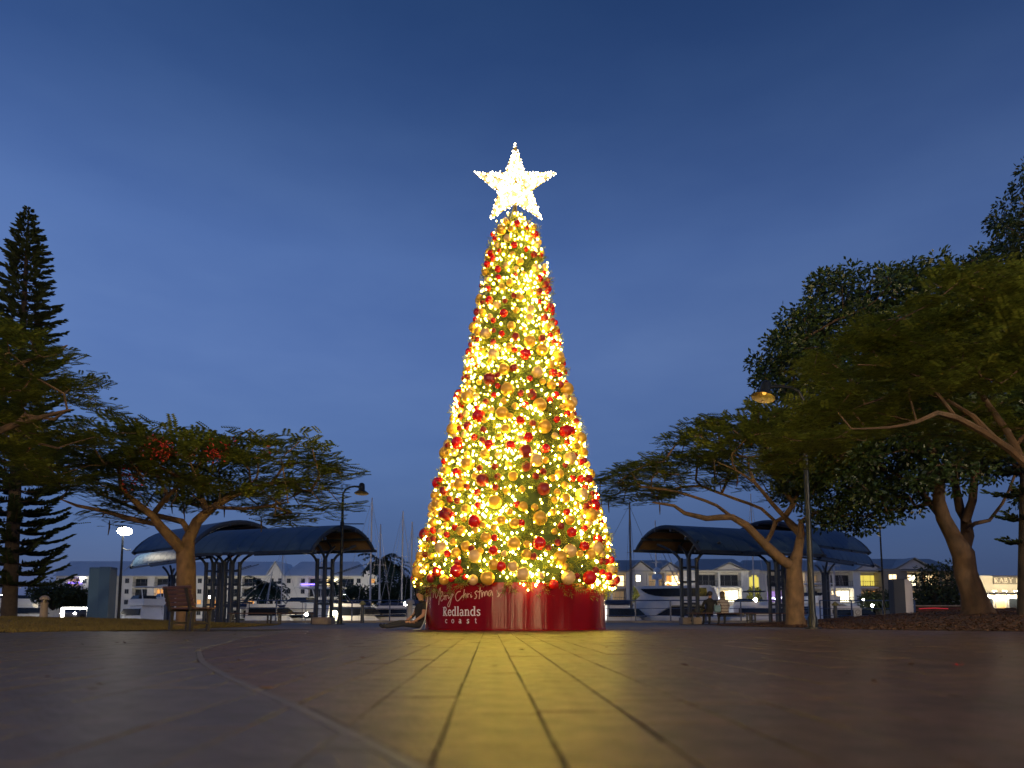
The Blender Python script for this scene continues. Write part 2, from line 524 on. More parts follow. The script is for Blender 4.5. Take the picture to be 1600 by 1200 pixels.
# ---- lawn on the left (a low mound) and mulch bed on the right
def lawn_right(y): return float(np.interp(y, [12.3, 14, 16, 20, 24, 28, 30], [-9.0, -7.9, -7.5, -7.6, -8.2, -9.2, -10.5]))
def lawn_z(x, y):
    e = min((lawn_right(y) - x) * .5, (y - (12.4 + .08 * abs(x + 9))) , 31 - y)
    k = max(0.0, min(1.0, e / 4.5))
    z = .27 * (3 * k * k - 2 * k ** 3) ** .8 * (1 if y > 18 else .6 + .4 * max(0, (y - 12.4) / 5.6))
    return z + .012 * math.sin(3.1 * x + 1.7 * y) * k + .004
def bed_left(y): return float(np.interp(y, [12.6, 14, 16, 18, 20, 23, 26], [10.2, 8.3, 7.4, 7.6, 7.2, 6.8, 7.4]))
def bed_z(x, y):
    e = min((x - bed_left(y)) * .6, (y - (12.6 + .02 * x)), (30 - y))
    k = max(0.0, min(1.0, e / 5.5))
    return .56 * (3 * k * k - 2 * k ** 3) ** .85 * min(1.0, .45 + .055 * max(0, x - 7)) + .015 * math.sin(2.3 * x + 1.1 * y) * k + .004
def mound(name, zf, xs, ys, xe, m):
    vs, fs = [], []
    nx, ny = len(xs), len(ys)
    for yv in ys:
        for t in xs:
            x = xe(yv, t)
            vs.append((x, yv, zf(x, yv)))
    for j in range(ny - 1):
        for i in range(nx - 1):
            fs.append((j * nx + i, j * nx + i + 1, j * nx + nx + i + 1, j * nx + nx + i))
    return tag(MB().add(vs, fs).build(name, m, smooth=True), kind='structure')
M_soil = mat('lawn_soil', (.13, .09, .04), (.09, .065, .03), rough=1, scale=5, bump=.8, bscale=30)
M_mulch = mat('mulch_soil', (.07, .035, .022), (.045, .025, .018), rough=1, scale=6, bump=1, bscale=25)
mound('lawn', lawn_z, np.linspace(0, 1, 50) ** 1.5, np.linspace(12.4, 31, 60), lambda y, t: lawn_right(y) - 22 * t, M_soil)
mound('garden_bed', bed_z, np.linspace(0, 1, 50) ** 1.5, np.linspace(12.6, 30, 60), lambda y, t: bed_left(y) + 22 * t, M_mulch)
# kerb edging of grass: blades
M_grass = mat('dry_grass', (.2, .145, .045), (.12, .1, .03), rough=.8, scale=2.5, rand='island', rfac=.35, trans=.25)
def blades(name, m, n, zf, sampler, hgt, wid, lean):
    Q = np.zeros((n, 3, 3), np.float32)
    for i in range(n):
        x, y = sampler()
        z = zf(x, y)
        a = random.uniform(0, 2 * PI); h = hgt * random.uniform(.5, 1.3); w = wid * random.uniform(.7, 1.3)
        lx, ly = random.gauss(0, lean) * h, random.gauss(0, lean) * h
        Q[i] = ((x - w * math.cos(a), y - w * math.sin(a), z - .005), (x + w * math.cos(a), y + w * math.sin(a), z - .005), (x + lx, y + ly, z + h))
    return tag(link(name, quads_mesh(name, Q, m)), kind='stuff')
def samp_lawn():
    while True:
        y = 12.5 + 16 * random.random() ** 1.5
        x = lawn_right(y) - 16 * random.random() ** 1.2
        if x > -.76 * y - 1: return x + random.gauss(0, .05), y
blades('grass', M_grass, 42000, lawn_z, samp_lawn, .05, .007, .7)
# leaf litter on the bed: small curled leaves
M_litter = mat('leaf_litter', (.13, .055, .028), (.06, .034, .018), rough=.8, scale=3, rand='island', rfac=.5)
nL = 26000
Q = np.zeros((nL, 4, 3), np.float32)
for i in range(nL):
    while True:
        y = 12.7 + 14 * random.random() ** 1.6
        x = bed_left(y) + 14 * random.random()
        if x < .78 * y + 1.5: break
    z = bed_z(x, y) + random.uniform(.003, .035)
    a = random.uniform(0, 2 * PI); l = random.uniform(.02, .055); w = l * random.uniform(.3, .5)
    tz = random.uniform(-.5, .5); tw = random.uniform(-.4, .4)
    d = Vector((math.cos(a), math.sin(a), tz)) * l; s = Vector((-math.sin(a), math.cos(a), tw)) * w
    c = Vector((x, y, z))
    Q[i] = (c - d, c + s, c + d, c - s)
tag(link('leaf_litter', quads_mesh('leaf_litter', Q, M_litter)), kind='stuff')
# fallen blossom on the paving
M_petal = mat('red_petal', (.5, .02, .015), (.35, .015, .01), rough=.6)
fb = MB()
c = P(1497, 1041, 3.65)
for k in range(5):
    a = k * 1.26
    fb.add([(0, 0, .006), (.018 * math.cos(a - .4), .018 * math.sin(a - .4), .012), (.034 * math.cos(a), .034 * math.sin(a), .02), (.018 * math.cos(a + .4), .018 * math.sin(a + .4), .012)], [(0, 1, 2, 3)])
tag(fb.build('fallen_blossom', M_petal, loc=(c[0], c[1], .001)), 'small red fallen blossom lying alone on the dark paving at right', 'flower')

# a few dry leaves scattered on the paving
Q = np.zeros((150, 4, 3), np.float32)
for i in range(150):
    y = 2.2 + 13 * random.random(); x = random.uniform(-.7, .7) * y
    if x * x + (y - 16) ** 2 < 2.2 ** 2: x += 4
    a = random.uniform(0, 2 * PI); l = random.uniform(.012, .035); w = l * random.uniform(.3, .5)
    d = Vector((math.cos(a), math.sin(a), random.uniform(-.1, .3))) * l; s = Vector((-math.sin(a), math.cos(a), random.uniform(0, .4))) * w
    c = Vector((x, y, .008)); Q[i] = (c - d, c + s, c + d, c - s)
tag(link('fallen_leaves', quads_mesh('fallen_leaves', Q, M_litter)), kind='stuff')

# ================================================================== THE CHRISTMAS TREE
TX, TY = .073, 16.0
DR, DH = 2.02, .96               # red drum
M_drum = mat('red_gloss', (.2, .0015, .003), (.15, .0015, .003), rough=.22, scale=1.5, bump=.4, bscale=6, stretch=(2.2, 2.2, .03), spec=.3)
_b = M_drum.node_tree.nodes['Principled BSDF']; _b.inputs['Anisotropic'].default_value = .92; _b.inputs['Anisotropic Rotation'].default_value = .25
_tg = M_drum.node_tree.nodes.new('ShaderNodeTangent'); _tg.direction_type = 'RADIAL'; _tg.axis = 'Z'
M_drum.node_tree.links.new(_tg.outputs['Tangent'], _b.inputs['Tangent'])
M_drum_dark = mat('drum_inside', (.05, .01, .01), rough=.8)
M_white_print = mat('white_vinyl', (.72, .68, .72), (.66, .62, .68), rough=.5, scale=4)
M_gold_print = mat('pale_gold_vinyl', (.62, .42, .34), (.55, .36, .3), rough=.4, scale=4)
drum = empty('planter_drum', (TX, TY, 0), 'glossy red round drum carrying the Christmas tree, with white and gold lettering', 'planter')
b = MB()
b.lathe([(DR - .06, 0), (DR, 0), (DR, .03), (DR, .3), (DR, .6), (DR, DH - .03), (DR, DH), (DR - .06, DH)], 160, closed=False)
b.build('drum_wall', M_drum, drum, smooth=True)
MB().lathe([(DR + .012, 0.002), (DR + .014, .02), (DR + .004, .035)], 160, closed=False).build('bottom_rim', M_drum, drum, smooth=True)
MB().lathe([(.01, DH - .05), (DR - .06, DH - .05)], 64, closed=False).build('drum_lid', M_drum_dark, drum)
# the sheet's vertical lap joint and its rivets
for sgn, ph in ((1, -1.32), (1, 1.12)):
    seam = MB()
    x, y = math.sin(ph), -math.cos(ph)
    seam.box((x * (DR + .004), y * (DR + .004), DH / 2), (.05, .008, DH - .06), rz=ph)
    seam.build('lap_seam', M_drum, drum)

def drum_hit(px):
    """arc position u on the drum front seen at column px"""
    dx = (px - 800) / F_PX
    dy = _F[1] - .1 * _U[1] * 0 + 0
    # direction in plan
    d = np.array([dx, _F[1] + 0.0]); d /= np.linalg.norm(d)
    oc = np.array([-TX, -TY])
    bq = oc @ d; cq = oc @ oc - DR * DR
    disc = max(bq * bq - cq, 0)
    t = -bq - math.sqrt(disc)
    p = oc + t * d
    return math.atan2(p[0], -p[1]) * DR, (p[1] + TY)
def drum_uv(px, py):
    u, y = drum_hit(px)
    return u, P(px, py, y)[2]
def smooth_line(pts, k=5):
    out = []
    n = len(pts)
    for i in range(n - 1):
        p0, p1, p2, p3 = pts[max(i - 1, 0)], pts[i], pts[i + 1], pts[min(i + 2, n - 1)]
        for j in range(k):
            t = j / k
            out.append(tuple(.5 * (2 * p1[c] + (p2[c] - p0[c]) * t + (2 * p0[c] - 5 * p1[c] + 4 * p2[c] - p3[c]) * t * t + (3 * p1[c] - p0[c] - 3 * p2[c] + p3[c]) * t ** 3) for c in range(2)))
    out.append(tuple(pts[-1]))
    return out
def ribbon(mb, pts, w, place, lift=(.0035, .006)):
    """flat stroke of width w along 2D pts, put in space by place(u, v, h)"""
    n = len(pts)
    L, R = [], []
    for i in range(n):
        a, c = pts[max(i - 1, 0)], pts[min(i + 1, n - 1)]
        dx, dy = c[0] - a[0], c[1] - a[1]
        l = math.hypot(dx, dy) or 1
        nx, ny = -dy / l * w / 2, dx / l * w / 2
        L.append((pts[i][0] + nx, pts[i][1] + ny)); R.append((pts[i][0] - nx, pts[i][1] - ny))
    h0, h1 = lift
    vs = [place(u, v, h1) for u, v in L] + [place(u, v, h1) for u, v in R] + [place(u, v, h0) for u, v in L] + [place(u, v, h0) for u, v in R]
    fs = []
    for i in range(n - 1):
        fs += [(i, i + 1, n + i + 1, n + i), (2 * n + i, 2 * n + i + 1, i + 1, i), (n + i, n + i + 1, 3 * n + i + 1, 3 * n + i)]
    fs += [(0, n, 3 * n, 2 * n), (n - 1, 3 * n - 1, 4 * n - 1, 2 * n - 1)]
    mb.add(vs, fs)
def on_drum(u, v, h):
    ph = u / DR
    return (math.sin(ph) * (DR + h), -math.cos(ph) * (DR + h), v)
script = [
    [(205, 330), (222, 165), (262, 340), (330, 150), (305, 460)],
    [(335, 330), (375, 260), (355, 220), (335, 300), (350, 390), (392, 345)],
    [(395, 285), (405, 370), (402, 310), (432, 285)], [(425, 290), (435, 372), (433, 305), (465, 285)],
    [(470, 280), (480, 345), (522, 290), (548, 262), (520, 380), (490, 490), (463, 470), (490, 400), (565, 268)],
    [(690, 215), (640, 230), (603, 290), (610, 360), (640, 388), (680, 352), (728, 290)],
    [(758, 180), (740, 332), (760, 272), (785, 260), (790, 330)],
    [(815, 255), (820, 330), (818, 278), (850, 258)], [(872, 270), (876, 326), (893, 300)], [(876, 240), (880, 246)],
    [(985, 205), (945, 240), (975, 290), (960, 340), (933, 346)],
    [(1040, 135), (1030, 240), (1020, 352)], [(990, 230), (1075, 205)],
    [(1065, 228), (1070, 322), (1085, 242), (1110, 232), (1115, 302), (1130, 232), (1155, 215), (1167, 290)],
    [(1240, 198), (1200, 210), (1180, 268), (1205, 300), (1240, 212), (1252, 290)],
    [(1330, 195), (1350, 240), (1377, 290), (1340, 316), (1400, 250), (1418, 232)]]
mb = MB()
for s in script:
    pts = [drum_uv(660 + x / 11.43, 905 + y / 11.43) for x, y in s]
    ribbon(mb, smooth_line(pts, 4), .017, on_drum)
tag(mb.build('greeting_lettering', M_gold_print, drum), kind='stuff', label='pale gold script reading Merry Christmas')

def arc(cx, cy, rx, ry, a0, a1, n=10):
    return [(cx + rx * math.cos(math.radians(a0 + (a1 - a0) * i / n)), cy + ry * math.sin(math.radians(a0 + (a1 - a0) * i / n))) for i in range(n + 1)]
S = .055
GLY = {   # serif letters: advance, strokes (points, width); x height .5, cap .72
    'R': (.62, [([(.12, 0), (.12, .72)], .13), (arc(.2, .54, .22, .18, 90, -90), .085), ([(.06, .695), (.24, .695)], S), ([(.1, .36), (.22, .36)], S), ([(.22, .36), (.46, 0)], .13), ([(.0, .025), (.25, .025)], S), ([(.0, .695), (.12, .695)], S), ([(.38, .025), (.6, .025)], S)]),
    'e': (.47, [(arc(.23, .25, .175, .225, 5, 330, 16), .1), ([(.08, .26), (.4, .26)], .05)]),
    'd': (.55, [([(.4, 0), (.4, .76)], .12), (arc(.23, .25, .16, .225, 60, 300, 14), .1), ([(.29, .735), (.4, .735)], S), ([(.4, .025), (.52, .025)], S)]),
    'l': (.3, [([(.14, 0), (.14, .76)], .12), ([(.03, .735), (.14, .735)], S), ([(.02, .025), (.27, .025)], S)]),
    'a': (.48, [([(.33, .0), (.33, .36)], .115), (arc(.2, .36, .14, .12, 150, 0, 8), .075), (arc(.19, .14, .13, .13, 60, 300, 10), .085), ([(.33, .025), (.45, .025)], S)]),
    'n': (.56, [([(.13, 0), (.13, .5)], .115), ([(.41, 0), (.41, .34)], .115), (arc(.28, .34, .14, .14, 0, 150, 8), .08), ([(.02, .025), (.24, .025)], S), ([(.3, .025), (.53, .025)], S), ([(.03, .475), (.13, .475)], S)]),
    's': (.42, [([(.34, .4), (.3, .465), (.2, .48), (.1, .44), (.1, .35), (.2, .27), (.31, .2), (.33, .1), (.25, .03), (.14, .02), (.06, .1)], .095)]),
    'c': (.44, [(arc(.23, .25, .175, .225, 40, 320, 14), .07)]),
    'o': (.5, [(arc(.25, .25, .185, .225, 0, 360, 18), .075)]),
    't': (.34, [([(.15, .64), (.15, .12), (.2, .03), (.3, .06)], .085), ([(.03, .475), (.29, .475)], .05)]),
    'A': (.66, [([(.06, 0), (.32, .72)], .06), ([(.3, .72), (.58, 0)], .12), ([(.16, .25), (.47, .25)], .05), ([(-.02, .025), (.16, .025)], S), ([(.46, .025), (.66, .025)], S)]),
    'B': (.6, [([(.12, 0), (.12, .72)], .13), (arc(.2, .545, .2, .165, 90, -90), .085), (arc(.2, .19, .25, .19, 90, -90), .09), ([(.0, .695), (.2, .695)], S), ([(.0, .025), (.22, .025)], S)]),
    'Y': (.62, [([(.06, .72), (.3, .34)], .12), ([(.56, .72), (.3, .34)], .06), ([(.3, .36), (.3, 0)], .12), ([(-.02, .695), (.18, .695)], S), ([(.46, .695), (.64, .695)], S), ([(.18, .025), (.42, .025)], S)]),
    ' ': (.3, [])}
def write(mb, text, u0, v0, size, place, track=0.0, lift=(.0035, .006), wmul=1.0):
    u = u0
    for ch in text:
        adv, st = GLY[ch]
        for pts, w in st:
            ribbon(mb, [(u + x * size, v0 + y * size) for x, y in pts], w * size * wmul, place, lift)
        u += (adv + track) * size
    return u
def text_w(text, track): return sum(GLY[c][0] + track for c in text) - track
u0, v0 = drum_uv(693.5, 962.2); u1, v1 = drum_uv(752, 961.5)
sz = (u1 - u0) / text_w('Redlands', .0)
mb = MB(); write(mb, 'Redlands', u0, v0, sz, on_drum, 0.0, wmul=.95)
tag(mb.build('name_lettering', M_white_print, drum), kind='stuff', label='white bold serif word Redlands')
u0, v0 = drum_uv(697, 973.6); u1, _ = drum_uv(746, 973.6)
sz2 = .16
tr = ((u1 - u0) / sz2 - sum(GLY[c][0] for c in 'coast')) / 4
mb = MB(); write(mb, 'coast', u0, v0, sz2, on_drum, tr, wmul=1.0)
tag(mb.build('word_lettering', M_white_print, drum), kind='stuff', label='small wide spaced white word coast')

# ---- outline of the tree
_ty = [338, 352, 365, 420, 500, 600, 700, 800, 860, 885, 905, 918, 926]
_tw = [8, 23, 38, 52, 66, 85, 110, 134, 149, 155, 158, 154, 146]
_tz = [P(805, y, TY)[2] for y in _ty]
_tr = [w / F_PX * TY * (1 + .1 * 0) for w in _tw]
def tree_r(z): return float(np.interp(z, _tz[::-1], _tr[::-1]))
Z0, Z1 = _tz[-1], _tz[0]
def surf_hit(px, py, out=0.0):
    """front point of the tree surface seen at (px, py); on the outline when the ray misses"""
    best, bp = 9e9, None
    Ys = np.arange(TY - 2.6, TY + .01, .02)
    for Y in Ys:
        p = P(px, py, Y)
        r = math.hypot(p[0] - TX, p[1] - TY); d = r - (tree_r(p[2]) + out)
        if d <= 0: return p
        if d < best: best, bp = d, p
    r = math.hypot(bp[0] - TX, bp[1] - TY); k = (tree_r(bp[2]) + out) / r
    return np.array([TX + (bp[0] - TX) * k, TY + (bp[1] - TY) * k, bp[2]])

M_needle = mat('tree_needles', (.30, .29, .045), (.13, .17, .03), rough=.5, scale=1.6, rand='island', rfac=.5, trans=.4)  # golden glow of the bulbs is partly put into this yellow
M_needle_core = mat('tree_inner_mesh', (.045, .07, .02), (.03, .05, .015), rough=.9, scale=8, bump=.8, bscale=30)
M_bronze = mat('trunk_bronze', (.1, .07, .03), rough=.7)
xmas = empty('christmas_tree', (TX, TY, DH), 'tall conical Christmas tree glowing with yellow lights, standing in the red drum', 'Christmas tree')
inv = Vector((TX, TY, DH))
b = MB()
zs = np.linspace(Z0 + .05, Z1 - .1, 40)
b.lathe([(max(tree_r(z) - .2, .02), z - DH) for z in zs], 48, closed=True)
b.build('inner_cone', M_needle_core, xmas, smooth=True)
MB().tube([(0, 0, -.04), (0, 0, Z1 - DH + .25)], [.12, .05], 10).build('trunk', M_bronze, xmas)
# sprigs of needles all over the cone
NS = 5200
sprigs = np.zeros((NS * 16, 4, 3), np.float32); si = 0
def lump(z, ph):
    """uneven branch ends: the cone swells and dips"""
    q = Vector((math.sin(ph) * 1.3, math.cos(ph) * 1.3, z * .75))
    return .10 * mnoise.noise(q * 1.7) + .06 * mnoise.noise(q * 4.1 + Vector((5, 2, 1)))
hz = np.linspace(Z0, Z1, 400); cdf = np.cumsum([tree_r(z) + .12 for z in hz]); cdf /= cdf[-1]
for i in range(NS):
    z = float(np.interp(random.random(), cdf, hz))
    ph = random.uniform(-PI, PI)
    r = tree_r(z)
    rad = Vector((math.sin(ph), -math.cos(ph), 0))
    L = random.uniform(.17, .32) * min(1, .45 + r)
    d = (rad * random.uniform(.6, 1) + Vector((rad.y, -rad.x, 0)) * random.gauss(0, .6) + Vector((0, 0, random.gauss(.05, .5))))
    if z < Z0 + .35: d += Vector((0, 0, -.45))
    d.normalize()
    o = Vector((TX, TY, z)) + rad * (r + lump(z, ph) * min(1, r) - L * .9 - random.uniform(-.07, .10)) - inv
    s = d.orthogonal().normalized(); t = d.cross(s)
    k0 = random.uniform(0, 6)
    for k in range(16):
        f = (k + .5) / 16
        a = k0 + k * 2.4
        nd = (d * .75 + (s * math.cos(a) + t * math.sin(a)) * .8).normalized()
        nl = (.09 if k < 15 else .06) * random.uniform(.75, 1.2)
        wv = nd.cross(d).normalized() * random.uniform(.006, .010)
        p = o + d * (L * f)
        q = p + nd * nl
        m_ = p + nd * nl * .45
        sprigs[si] = (p, m_ + wv, q, m_ - wv); si += 1
tag(link('foliage', quads_mesh('foliage', sprigs[:si], M_needle), xmas), kind='stuff')
# ---- fairy lights: wire and warm bulbs
M_led = glow('warm_led', (1, .73, .09), LED)
M_wire = mat('green_wire', (.02, .04, .015), rough=.6)
lights = empty('fairy_lights', (TX, TY, DH), 'warm yellow fairy lights strung all over the Christmas tree', 'string lights')
oct_v = np.array([(1, 0, 0), (-1, 0, 0), (0, 1, 0), (0, -1, 0), (0, 0, 1), (0, 0, -1)], float)
oct_f = [(0, 2, 4), (2, 1, 4), (1, 3, 4), (3, 0, 4), (2, 0, 5), (1, 2, 5), (3, 1, 5), (0, 3, 5)]
def bulbs(name, pts, r, m, parent, org):
    T = np.zeros((len(pts) * 8, 3, 3), np.float32); k = 0
    for p in pts:
        rr_ = r * random.choice([.55, .7, .85, 1.0, 1.15, 1.35])
        vv = (np.asarray(p) - np.asarray(org)) + oct_v * rr_ * np.array([1, 1, 1.25])
        for f in oct_f:
            T[k] = vv[list(f)]; k += 1
    return tag(link(name, quads_mesh(name, T, m), parent), kind='stuff')
lp = []
wires = MB()
ph = 0.0; z = Z0 + .12
# one string winds up the tree
prev = None
while z < Z1 - .05:
    r = tree_r(z)
    q_ = Vector((math.sin(ph) * 1.2, math.cos(ph) * 1.2, z * .8))
    dens = (1.5 + .5 * math.exp(-((z - 4.8) / 2.2) ** 2)) * max(.4, 1 + 1.7 * mnoise.noise(q_ * 1.5 + Vector((3, 1, 7))))
    step = .15 / dens
    ph += step / max(r, .25)
    z +=   .2 * step / (2 * PI * max(r, .25))
    rad = r + lump(z, ph) * min(1, r) + .0 - abs(random.gauss(0, .10))
    p = (TX + math.sin(ph) * rad, TY - math.cos(ph) * rad, z + random.gauss(0, .07))
    if random.random() < (.95 if abs(math.sin(ph)) < .8 else .5): lp.append(p)
print('bulbs', len(lp))
lp = [p for p in lp if p[1] < TY + .9 or random.random() < .35]
bulbs('bulbs', lp, .0215, M_led, lights, inv)
for i in range(0, len(lp) - 6, 6):
    seg = [Vector(lp[i + j]) - inv for j in (0, 3, 6)]
    if (seg[0] - seg[2]).length < 1.6: wires.tube(seg, .004, 3, caps=False)
wires.build('wire', M_wire, lights)

# ---- baubles
M_b = {'red': mat('red_bauble', (.6, .008, .008), (.5, .006, .006), rough=.16, scale=3, coat=.4),
       'dark red': mat('dark_red_bauble', (.26, .004, .01), (.2, .003, .008), rough=.3, scale=60, bump=.3, bscale=160),
       'gold': mat('gold_bauble', (.8, .46, .07), (.74, .4, .05), rough=.28, metal=.25, scale=3),
       'champagne': mat('champagne_bauble', (.75, .5, .22), (.7, .46, .2), rough=.32, metal=.15, scale=3)}
M_cap = mat('bauble_cap', (.6, .45, .15), rough=.3, metal=1)
BM = {}
for k, m in M_b.items():
    g = MB().ball((0, 0, 0), 1, 20, 12)
    g.lathe([(.2, .94), (.2, 1.09), (.06, 1.12)], 10, mi=1)
    BM[k] = g.mesh('bauble', [m, M_cap], smooth=True)
reds, golds = [], []
S8 = 3.53
for s in ('258,75,3 380,175,3 320,230,2 610,200,2 675,60,2 638,112,1 265,325,3 438,333,2 555,337,2 640,372,3 750,355,2 645,455,2 260,485,2 400,528,3 157,548,3 190,590,2 '
          '220,635,1 262,643,1 740,578,3 378,668,1 592,663,1 200,718,3 360,758,3 250,790,1 88,830,3 205,830,1 132,855,1 835,782,1 895,818,2 965,795,1 715,877,3 817,873,1 468,847,1 '
          '343,907,1 965,893,2 1040,858,2 462,918,2 685,950,1 985,525,2 900,520,1 1015,670,3 868,705,1 265,980,1 258,1030,3 150,1035,2 118,1070,2 505,1005,2 993,1068,3 1095,1060,2 '
          '1140,1080,2 87,940,1 1085,980,1 945,430,1 860,262,3 890,255,2 905,165,1 812,195,1 810,62,1 680,215,1 655,293,2 355,292,1 795,1105,2 190,425,1 615,765,1 282,178,1').split():
    x, y, k = s.split(','); reds.append((640 + int(x) / S8, 600 + int(y) / S8, int(k)))
S1 = 4.137
for s in ('447,78,2 510,104,1 268,148,1 302,176,1 563,148,2 428,217,2 505,243,1 330,257,1 276,272,2 557,277,2 602,286,1 253,343,2 322,374,2 434,412,1 592,434,2 620,400,1 213,483,1 630,475,2 588,518,2 '
          '640,520,1 426,543,1 267,575,2 190,653,2 360,658,2 655,610,1 672,655,1 625,688,2 696,720,1 293,706,1 172,700,1 436,810,2 608,823,2 660,802,1 685,840,1 740,852,1 147,862,1 128,910,2 158,956,1 '
          '432,895,1 501,922,3 425,1012,2 268,1085,3 92,1082,1 125,1068,1 680,1045,2 722,1055,1 755,1040,1 745,985,1 528,1080,1 542,1180,2 50,1190,3 698,1185,1').split():
    x, y, k = s.split(','); reds.append((700 + int(x) / S1, 330 + int(y) / S1, int(k)))
for s in ('322,72,3 510,160,3 718,115,3 530,248,2 230,190,2 238,250,3 195,380,3 415,385,2 320,440,3 205,480,2 700,420,3c 825,495,2 570,508,2 282,550,3 470,650,3 720,740,3 285,808,2 420,845,2 575,880,3 '
          '175,905,3c 360,950,3c 50,1040,3 625,1048,3c 430,1070,3 190,1080,2 885,920,3c 828,960,3 875,1068,3c 950,610,3c 860,630,2 140,615,2 165,665,2 885,410,3c 940,300,3 915,345,2 880,120,3 865,30,3 745,235,3 '
          '1000,725,3 310,690,2 580,768,2 505,750,2 645,940,2 625,675,2 1030,905,3c 350,1080,2c 465,995,2 1110,1020,2c 20,1090,2 60,950,2 955,370,2 130,765,2 170,815,1c 945,740,1c 885,750,2 750,420,1 490,395,1c '
          '800,640,1 690,680,1 610,300,1c 240,560,1 255,930,2 310,895,2 390,920,1 1000,940,2 535,590,1 620,580,1').split():
    x, y, k = s.split(','); golds.append((640 + int(x) / S8, 600 + int(y) / S8, int(k[0]), len(k) > 1))
for s in ('345,120,3 383,175,2c 552,105,2 597,155,1 605,200,1 620,268,1 575,215,2c 465,325,2 565,365,2c 625,355,1c 240,395,2 490,405,1 350,490,2 530,520,2 205,560,2 318,605,2c 535,635,2c 527,690,2c 410,740,2 '
          '640,750,2 168,752,3 245,790,3c 530,840,3 700,800,1 292,922,3c 610,895,3 395,880,2 710,945,3 750,955,1 660,990,2 360,1020,3 578,1042,3c 95,1045,1 385,1150,3 670,1120,2 770,1150,3 130,1110,1 150,1170,2c 465,560,2 440,370,1c 270,680,1c 400,460,2').split():
    x, y, k = s.split(','); golds.append((700 + int(x) / S1, 330 + int(y) / S1, int(k[0]), len(k) > 1))
RAD = {1: .074, 2: .104, 3: .144}
bl = []
for x, y, k in reds:
    p = surf_hit(x, y, -.03); sc = .8 if p[2] > 7.5 else (.9 if p[2] > 5.5 else 1)
    bl.append((p, RAD[k] * sc * random.uniform(.95, 1.05), 'dark red' if random.random() < .3 else 'red', (x, y)))
for x, y, k, ch in golds:
    p = surf_hit(x, y, -.03); sc = .8 if p[2] > 7.5 else (.9 if p[2] > 5.5 else 1)
    bl.append((p, RAD[k] * sc * random.uniform(.95, 1.05), 'champagne' if ch else 'gold', (x, y)))
pos = [np.array(q[0]) for q in bl]
tries = 0
rest_b = []
while len(bl) + len(rest_b) < 560 and tries < 30000:
    tries += 1
    z = float(np.interp(random.random(), cdf, hz)); ph = random.uniform(-2.3, 2.3); r = tree_r(z) - .04
    if z < Z0 + .12: continue
    p = np.array([TX + math.sin(ph) * r, TY - math.cos(ph) * r, z])
    side = abs(ph) > 1.25
    R_ = random.choice([.065, .075, .085, .11]) * (.85 if z > 6 else 1) if not side else random.choice([.085, .11, .14]) * (.8 if z > 6 else 1)
    if min(np.linalg.norm(p - q) for q in pos) < R_ + .12: continue
    pos.append(p)
    col = random.choice(['red', 'dark red', 'gold', 'gold', 'champagne'])
    if len(bl) < 298: bl.append((p, R_, col, px_of(p)))
    else: rest_b.append((p, R_ if abs(ph) > 1.5 else min(R_, .075), col))
print('baubles', len(bl), len(rest_b))
# labels: colour, size, height on the tree, side; twins in one cell are told apart by order
bands = [(0, 'just above the red drum'), (.07, 'in the lowest tenth'), (.14, 'low down'), (.22, 'a quarter up'), (.31, 'a third up'), (.41, 'below mid height'), (.5, 'at mid height'),
         (.6, 'above mid height'), (.7, 'high up'), (.8, 'near the top'), (.9, 'just below the star')]
sides = [(-9, 'on the left outline'), (-.78, 'left of centre'), (-.3, 'mid width'), (.3, 'right of centre'), (.78, 'on the right outline')]
cells = {}
for q in bl:
    p, r, col, xy = q
    f = (p[2] - Z0) / (Z1 - Z0); s = (px_of(p)[0] - px_of((TX, TY, p[2]))[0]) / (tree_r(p[2]) / TY * F_PX)
    bd = [t for a, t in bands if f >= a] or [bands[0][1]]
    sd = [t for a, t in sides if s >= a]
    size = 'small' if r < .09 else ('large' if r > .125 else 'medium')
    fin = {'red': 'bright red', 'dark red': 'dark red', 'gold': 'shiny gold', 'champagne': 'pale champagne'}[col]
    cells.setdefault(f'{size} {fin} bauble {sd[-1]}, {bd[-1]}', []).append(q)
ords = ['uppermost', 'second', 'third', 'fourth', 'fifth', 'sixth', 'seventh', 'eighth']
for lab, qs in cells.items():
    qs.sort(key=lambda q: -q[0][2])
    for i, (p, r, col, xy) in enumerate(qs):
        o = link('bauble', BM[col], None, tuple(p))
        o.scale = (r, r, r); o.rotation_euler = (random.gauss(0, .25), random.gauss(0, .25), random.uniform(0, 6))
        l = lab
        if len(qs) == 2: l = ('upper ' if i == 0 else 'lower ') + lab
        elif len(qs) > 2: l = (ords[i] if i < len(qs) - 1 else 'lowest') + ' ' + lab
        tag(o, l, 'bauble', 'baubles on the Christmas tree')
sm = MB()
small = {k: MB() for k in M_b}
allm = list(M_b.values()); keys = list(M_b)
for p, r, col in rest_b: sm.ball(p, r, 10, 7, keys.index(col))
o = sm.build('small_baubles', allm, None, smooth=True)
tag(o, 'many more small red and gold baubles tucked between the lights of the tree', 'baubles', 'baubles on the Christmas tree', 'stuff')

